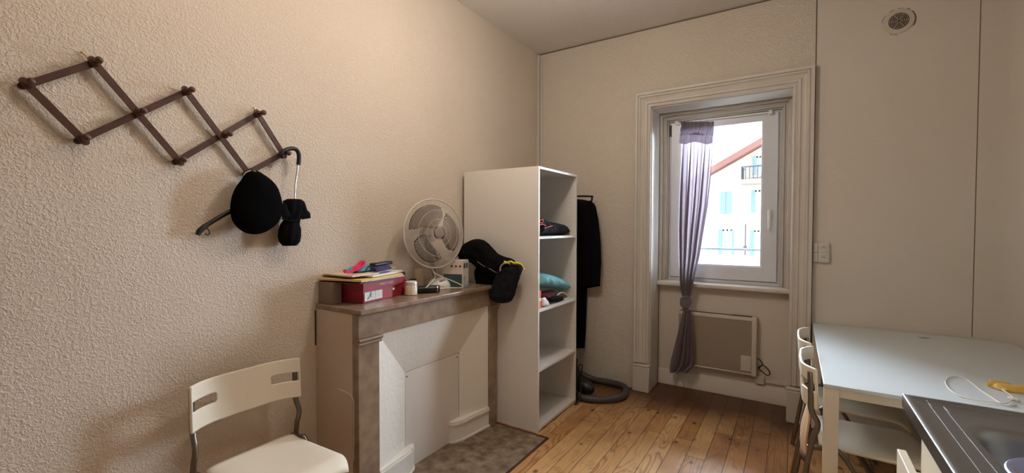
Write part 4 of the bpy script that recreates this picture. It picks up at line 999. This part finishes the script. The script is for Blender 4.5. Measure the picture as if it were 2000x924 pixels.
for ka, kc_ in ((.012, .045), (.058, .088)): kb(MB(), ka, kc_, -.0008, .001, hh-.055, hh-.020).build('picture', 'boxblue', pbx, smooth=False)
b = MB()
for k in range(5): kb(b, .012, .045-.004*(k%2), -.0006, .001, .030+k*.011, .033+k*.011)
b.build('printed_lines', 'inkgrey', pbx, smooth=False)
b = MB(); kb(b, .004, La-.004, -.0007, .001, .004, .022); b.build('colour_band', 'shutter', pbx, smooth=False)
b = MB(); kb(b, -.0008, .001, .006, Lb-.006, .006, hh*.50); b.build('photo_panel', 'boxblue', pbx, smooth=False)
b = MB()
for k in range(3): b.lathe([(.008, 0), (.008, .0008)], kx+ub*(.02+.030*k)-ua*.0004+V((0,0,hh-.040)), -ua, 14)
b.build('round_icons', 'redbox', pbx, smooth=False)
# black bag draped over the mantel end with yellow cord
BGY = 2.575
def bagpoly(pts, X):
    o_ = at(*pts[0], 0, X); return [((at(x, y, 0, X)-o_).y, (at(x, y, 0, X)-o_).z) for x, y in pts], o_
def bagpart(name, m, pts, Y, tf, tb, R0, amp, ns, step=.013):
    o_ = at(*pts[0], 1, Y); q = [V(((at(x, y, 1, Y)-o_).x, (at(x, y, 1, Y)-o_).z, 0)) for x, y in pts]
    q = [(v.x, v.y) for v in smooth_path(q, 2, True)]
    return MB().puff(q, o_, (1,0,0), (0,0,1), (0,-1,0), tf, tb, step=step, R0=R0, amp=amp, ns=ns).build(name, m, bag, angle=180)
bag = thing('bag', (-1.8, BGY, MZ), 'black cloth bag with a yellow cord, slumped over the end of the mantel shelf', 'bag')
bagpart('bag_body', 'black', [(898,500),(901,485),(912,473),(928,467),(945,469),(958,480),(972,495),(988,502),(1003,507),(1006,522),(990,540),(976,548),(955,538),(937,526),(920,512),(905,512)], BGY, .065, .045, .06, .022, 14)
bagpart('hanging_pocket', 'navy', [(978,522),(988,513),(1003,514),(1019,517),(1020,528),(1013,547),(1007,569),(1000,587),(988,592),(973,592),(961,586),(958,576),(962,560),(968,543)], BGY-.02, .050, .04, .045, .012, 18)
bagpart('bag_side', 'black', [(930,520),(955,525),(984,535),(978,560),(966,570),(950,562),(936,562),(929,545)], BGY+.01, .030, .025, .03, .014, 20)
bagpart('lining', 'tan', [(938,560),(950,560),(960,562),(962,578),(964,588),(955,585),(945,576)], BGY+.028, .006, .006, .02, 0, 20, .008)
def by_(pts, Y): return [at(x, y, 1, Y) for x, y in pts]
MB().tube(smooth_path(by_(((932,511),(945,520),(958,526),(966,531),(970,532)), BGY-.072), 4), .0035, 8).build('zipper', 'inkgrey', bag)
MB().tube(smooth_path(by_(((977,529),(978,521),(984,515),(992,514),(996,516)), BGY-.078), 4), .0055, 8).build('piping', 'tan', bag)
MB().tube(smooth_path(by_(((985,511),(991,513),(998,511),(1004,514),(1011,514),(1017,516),(1021,520),(1024,526)), BGY-.065), 4), [.0075]*20+[.004]*9, 8).build('yellow_cord', 'yellow', bag)
MB().tube(smooth_path(by_(((900,488),(892,500),(886,508),(896,507),(908,504),(920,507),(926,512)), BGY-.06), 4), .006, 8).build('strap', 'black', bag)

# ============================================================ ON THE SHELVES
zs = SH[0]
def sx_(x, y, X=-1.56): return at(x, y, 0, X)
pts = [(1040,430),(1055,428),(1064,434),(1085,437),(1097,440),(1104,450),(1102,459.5),(1070,461),(1040,462)]
q, oo = bagpoly(pts, -1.60); q = [(max(a, SY0+T+.006-oo.y), c) for a, c in q]
zmin = min(p[1] for p in q)
gb = tag(MB().puff(q, V((oo.x, oo.y, zs+.004-zmin)), (0,1,0), (0,0,1), (1,0,0), .07, .09, step=.012, R0=.05, amp=.016, ns=22).build('sports_shoe', 'navy', angle=180), 'black sports shoe with red laces on the top shelf of the bookcase', 'shoe')
b = MB()
for pts in ([(1052,434),(1057,429),(1062,430),(1058,436),(1053,432)], [(1064,446),(1072,443),(1080,441)], [(1054,440),(1060,438),(1066,441)]):
    b.tube(smooth_path([at(x, y, 0, -1.52) for x, y in pts], 4), .0026, 6)
b.build('lace', 'orange', gb)
zs = SH[1]
ox_ = tag(MB().box((SX1-.15, SY0+T+.004, zs+.001), (SX1-.02, SY0+T+.060, zs+.128)).build('orange_carton', 'orange', bevel=.002), 'orange carton with white stripe on the middle shelf of the bookcase', 'box')
MB().box((SX1-.0205, SY0+T+.006, zs+.055), (SX1-.0190, SY0+T+.058, zs+.075)).build('white_stripe', 'white', ox_, smooth=False)
def soft(name, m, pts, X, lab, cat, tf, tb, R0, amp, ns, z0=None, grp=None):
    q, oo = bagpoly(pts, X); q = [(max(a, SY0+T+.006-oo.y), c) for a, c in q]; zm = min(p[1] for p in q)
    if z0 is not None: oo = V((oo.x, oo.y, z0-zm))
    return tag(MB().puff(q, oo, (0,1,0), (0,0,1), (1,0,0), tf, tb, step=.011, R0=R0, amp=amp, ns=ns).build(name, m, angle=180), lab, cat, grp)
soft('folded_shirt', 'cloth_red', [(1054,572),(1065,566),(1078,563),(1082,572),(1080,582),(1066,584),(1056,582)], -1.60, 'dark red crumpled garment under the turquoise one on the middle shelf', 'garment', .06, .08, .03, .010, 30, zs+.004)
soft('folded_shirt', 'teal', [(1044,540),(1056,536),(1070,539),(1086,545),(1097,553),(1104,563),(1106,571),(1098,572),(1086,566),(1072,566),(1060,566),(1044,560)], -1.62, 'turquoise crumpled garment on top of the pile on the middle shelf', 'garment', .09, .10, .05, .014, 24, zs+.040)
soft('sock', 'white', [(1058,576),(1064,574),(1070,582),(1073,590),(1066,592),(1058,591)], -1.515, 'white sock beside the orange carton on the middle shelf', 'sock', .012, .012, .014, .004, 40, zs+.002)
soft('glove', 'black', [(1071,584),(1080,580),(1098,580),(1100,588),(1088,591),(1073,590)], -1.525, 'black glove at the front edge of the middle shelf, under the turquoise garment', 'glove', .018, .018, .020, .005, 40, zs+.002)
lp = [at(x, y, 0, -1.53) for x, y in ((1088,577),(1095,572),(1103,573),(1108,577),(1108,583),(1102,586))]
tag(MB().tube(smooth_path([V((p.x, p.y, max(p.z, zs+.005))) for p in lp]+[V((-1.54, at(1098,586,0,-1.53).y, zs+.005))], 5), .0042, 8).build('cotton_strap', 'creampaper'), 'cream looped strap lying behind the black glove on the middle shelf', 'strap')

# ============================================================ CLOTHES BEHIND THE BOOKCASE
hkp = at(1128, 355, 1, BY)
wh = thing('wall_hook', (hkp.x, BY, hkp.z), 'small white coat hook on the back wall above the dark coat', 'hook')
MB().box((hkp.x-.11, BY-.014, hkp.z-.022), (hkp.x+.006, BY, hkp.z+.014)).build('plate', 'white', wh, bevel=.003)
MB().tube(smooth_path([(hkp.x-.004, BY-.012, hkp.z-.006), (hkp.x-.002, BY-.04, hkp.z-.012), (hkp.x, BY-.05, hkp.z+.010)], 5), .004, 8).build('prong', 'white', wh)
MB().tube(smooth_path([(hkp.x-.06, BY-.012, hkp.z-.016), (hkp.x-.06, BY-.085, hkp.z-.040), (hkp.x-.06, BY-.10, hkp.z-.010)], 5), .005, 8).build('prong', 'white', wh)
CX0 = hkp.x-.06; CYc = BY-.085
hgr = thing('coat_hanger', (CX0, CYc, 1.74), 'black plastic hanger holding the dark coat on the back wall', 'hanger')
e = at(1156, 384, 1, CYc-.03)
hw_ = (e.x-CX0)
b = MB().tube(smooth_path([(CX0-.2, CYc, e.z-.03), (CX0-.19, CYc, e.z+.005), (CX0, CYc-.01, e.z+.012), (e.x-.012, CYc-.03, e.z+.003), (e.x, CYc-.03, e.z-.010), (e.x-.004, CYc-.03, e.z-.040), (e.x-.04, CYc-.02, e.z-.044)], 6), .0085, 10); b.build('bar', 'blackpl', hgr)
MB().tube(smooth_path([(CX0, CYc-.01, e.z+.012), (CX0, CYc-.005, hkp.z-.07), (CX0+.004, CYc, hkp.z-.03), (CX0, CYc-.005, hkp.z-.012), (CX0-.02, CYc, hkp.z-.03)], 5), .003, 8).build('hook', 'chrome', hgr)
def garment(name, m, pts, Y, lab, cat, tf, tb, amp=.010):
    o_ = at(*pts[0], 1, Y); q = [((at(x, y, 1, Y)-o_).x, (at(x, y, 1, Y)-o_).z) for x, y in pts]
    return tag(MB().puff(q, o_, (1,0,0), (0,0,1), (0,-1,0), tf, tb, step=.020, R0=.055, amp=amp, ns=9).build(name, m, angle=180), lab, cat)
ct = garment('coat', 'black', [(1080,405),(1092,396),(1118,388),(1140,390),(1156,394),(1163,402),(1168,430),(1172,470),(1174,510),(1172,558),(1150,563),(1140,562),(1080,566)], BY-.085, 'long black coat on a hanger on the back wall behind the bookcase', 'coat', .055, .05)
q0_ = [(1156,398),(1164,404),(1169,432),(1173,470),(1174.5,512),(1172,559),(1153,562),(1152,520),(1150,470),(1150,420)]
o_ = at(*q0_[0], 1, BY-.12); q = [((at(x, y, 1, BY-.12)-o_).x, (at(x, y, 1, BY-.12)-o_).z) for x, y in q0_]
MB().puff(q, o_, (1,0,0), (0,0,1), (0,-1,0), .035, .03, step=.018, R0=.04, amp=.008, ns=10).build('sleeve', 'black', ct, angle=180)
ct2 = garment('trousers', 'black', [(1085,560),(1147,560),(1146,600),(1144,650),(1142,680),(1120,681),(1085,681)], BY-.065, 'black trouser legs hanging below the black coat', 'trousers', .035, .03)
# vacuum cleaner with hose, partly behind the bookcase
vc_ = thing('vacuum_cleaner', (-1.55, 3.6, 0), 'dark vacuum cleaner hose and head lying on the floorboards behind the bookcase', 'vacuum cleaner')
hp_ = [at(x, y, 2, .032) for x, y in ((1118,732),(1140,733),(1165,734),(1185,737),(1205,744),(1219,756),(1222,767),(1212,776),(1190,780),(1160,780),(1136,776),(1122,768))]
hp_[0] = V((-1.80, 3.80, .14)); hp_[1] = V((-1.70, 3.79, .075)); hp_ = [V((p.x, min(p.y, 3.80), p.z)) for p in hp_]
sp_ = smooth_path(hp_, 12)
MB().tube(sp_, [.0265+.0014*(i % 2) for i in range(len(sp_))], 16).build('hose', 'rubber', vc_)
hd = at(1150, 760, 2, .05); MB().lathe([(.02, -.16), (.055, -.14), (.068, -.04), (.060, .05), (.034, .11), (.01, .125)], (hd.x-.055, hd.y-.02, .078), (1, -.25, -.12), 28).build('motor_head', 'blackpl', vc_)
MB().box((-1.86, 3.36, .02), (-1.60, 3.62, .22)).build('body', 'blackpl', vc_, bevel=.05, seg=5)
for y in (3.40, 3.58): MB().tube([(-1.86+.06, y-.02, .045), (-1.86+.06, y+.02, .045)], .044, 20).build('wheel', 'rubber', vc_)
MB().tube(smooth_path([(-1.78, 3.55, .17), (-1.82, 3.66, .20), (-1.83, 3.76, .17), (-1.80, 3.80, .14)], 6), .026, 14).build('hose_end', 'rubber', vc_)
# black wire stand between them
ws = thing('wire_stand', (-1.5, 3.33, 0), 'folded black wire stand leaning at the corner of the bookcase', 'stand')
WY = 3.325
def w3(x, y, Y=WY): return at(x, y, 1, Y)
x_ = w3(1129, 740).x
a_ = [(x_, WY, .012), (x_, WY, .385)]
MB().tube(smooth_path([w3(1127,700,WY), w3(1127,740,WY), w3(1127,784,WY)]+[V((w3(1127,784,WY).x, WY-.0, .006)), V((w3(1127,784,WY).x+.025, WY-.09, .006)), V((w3(1134,770,WY).x+.012, WY-.06, .03)), w3(1134,765,WY), w3(1134,735,WY)], 5), .006, 8).build('frame', 'blackpl', ws)
MB().tube(smooth_path([w3(1131,735), w3(1130,716), w3(1134,712), w3(1137,714), w3(1136,728), w3(1133,738), w3(1132,765)], 5), .0045, 8).build('loop', 'blackpl', ws)
# LIGHTS
w = bpy.data.worlds.new('sky'); sc.world = w; w.use_nodes = True
w.node_tree.nodes['Background'].inputs['Color'].default_value = (.86, .93, 1, 1); w.node_tree.nodes['Background'].inputs['Strength'].default_value = 2.5
def lamp(name, kind, loc, energy, color, **k):
    l = bpy.data.lights.new(name, kind); l.energy = energy; l.color = color
    for a, v in k.items(): setattr(l, a, v)
    o = bpy.data.objects.new(name, l); col.objects.link(o); o.location = loc; return o
sc.view_settings.view_transform = 'Standard'; sc.view_settings.look = 'None'; sc.view_settings.gamma = 1; sc.view_settings.use_curve_mapping = False
sc.view_settings.exposure = 0
lamp('bulb_and_fill', 'POINT', (-1.25, .8, 2.75), 12, (1, .85, .72), shadow_soft_size=.09)  # ceiling bulb, out of view
lamp('bulb_and_fill', 'POINT', (-1.08, 1.9, 2.62), 33, (1, .90, .80), shadow_soft_size=.12)  # added fill, no known lamp: lifts back wall, floor and ceiling
s = lamp('overcast_daylight', 'SUN', (0, 10, 6), 110, (.78, .89, 1)); s.data.angle = R(80); s.rotation_euler = Euler((R(-66), 0, R(0)))
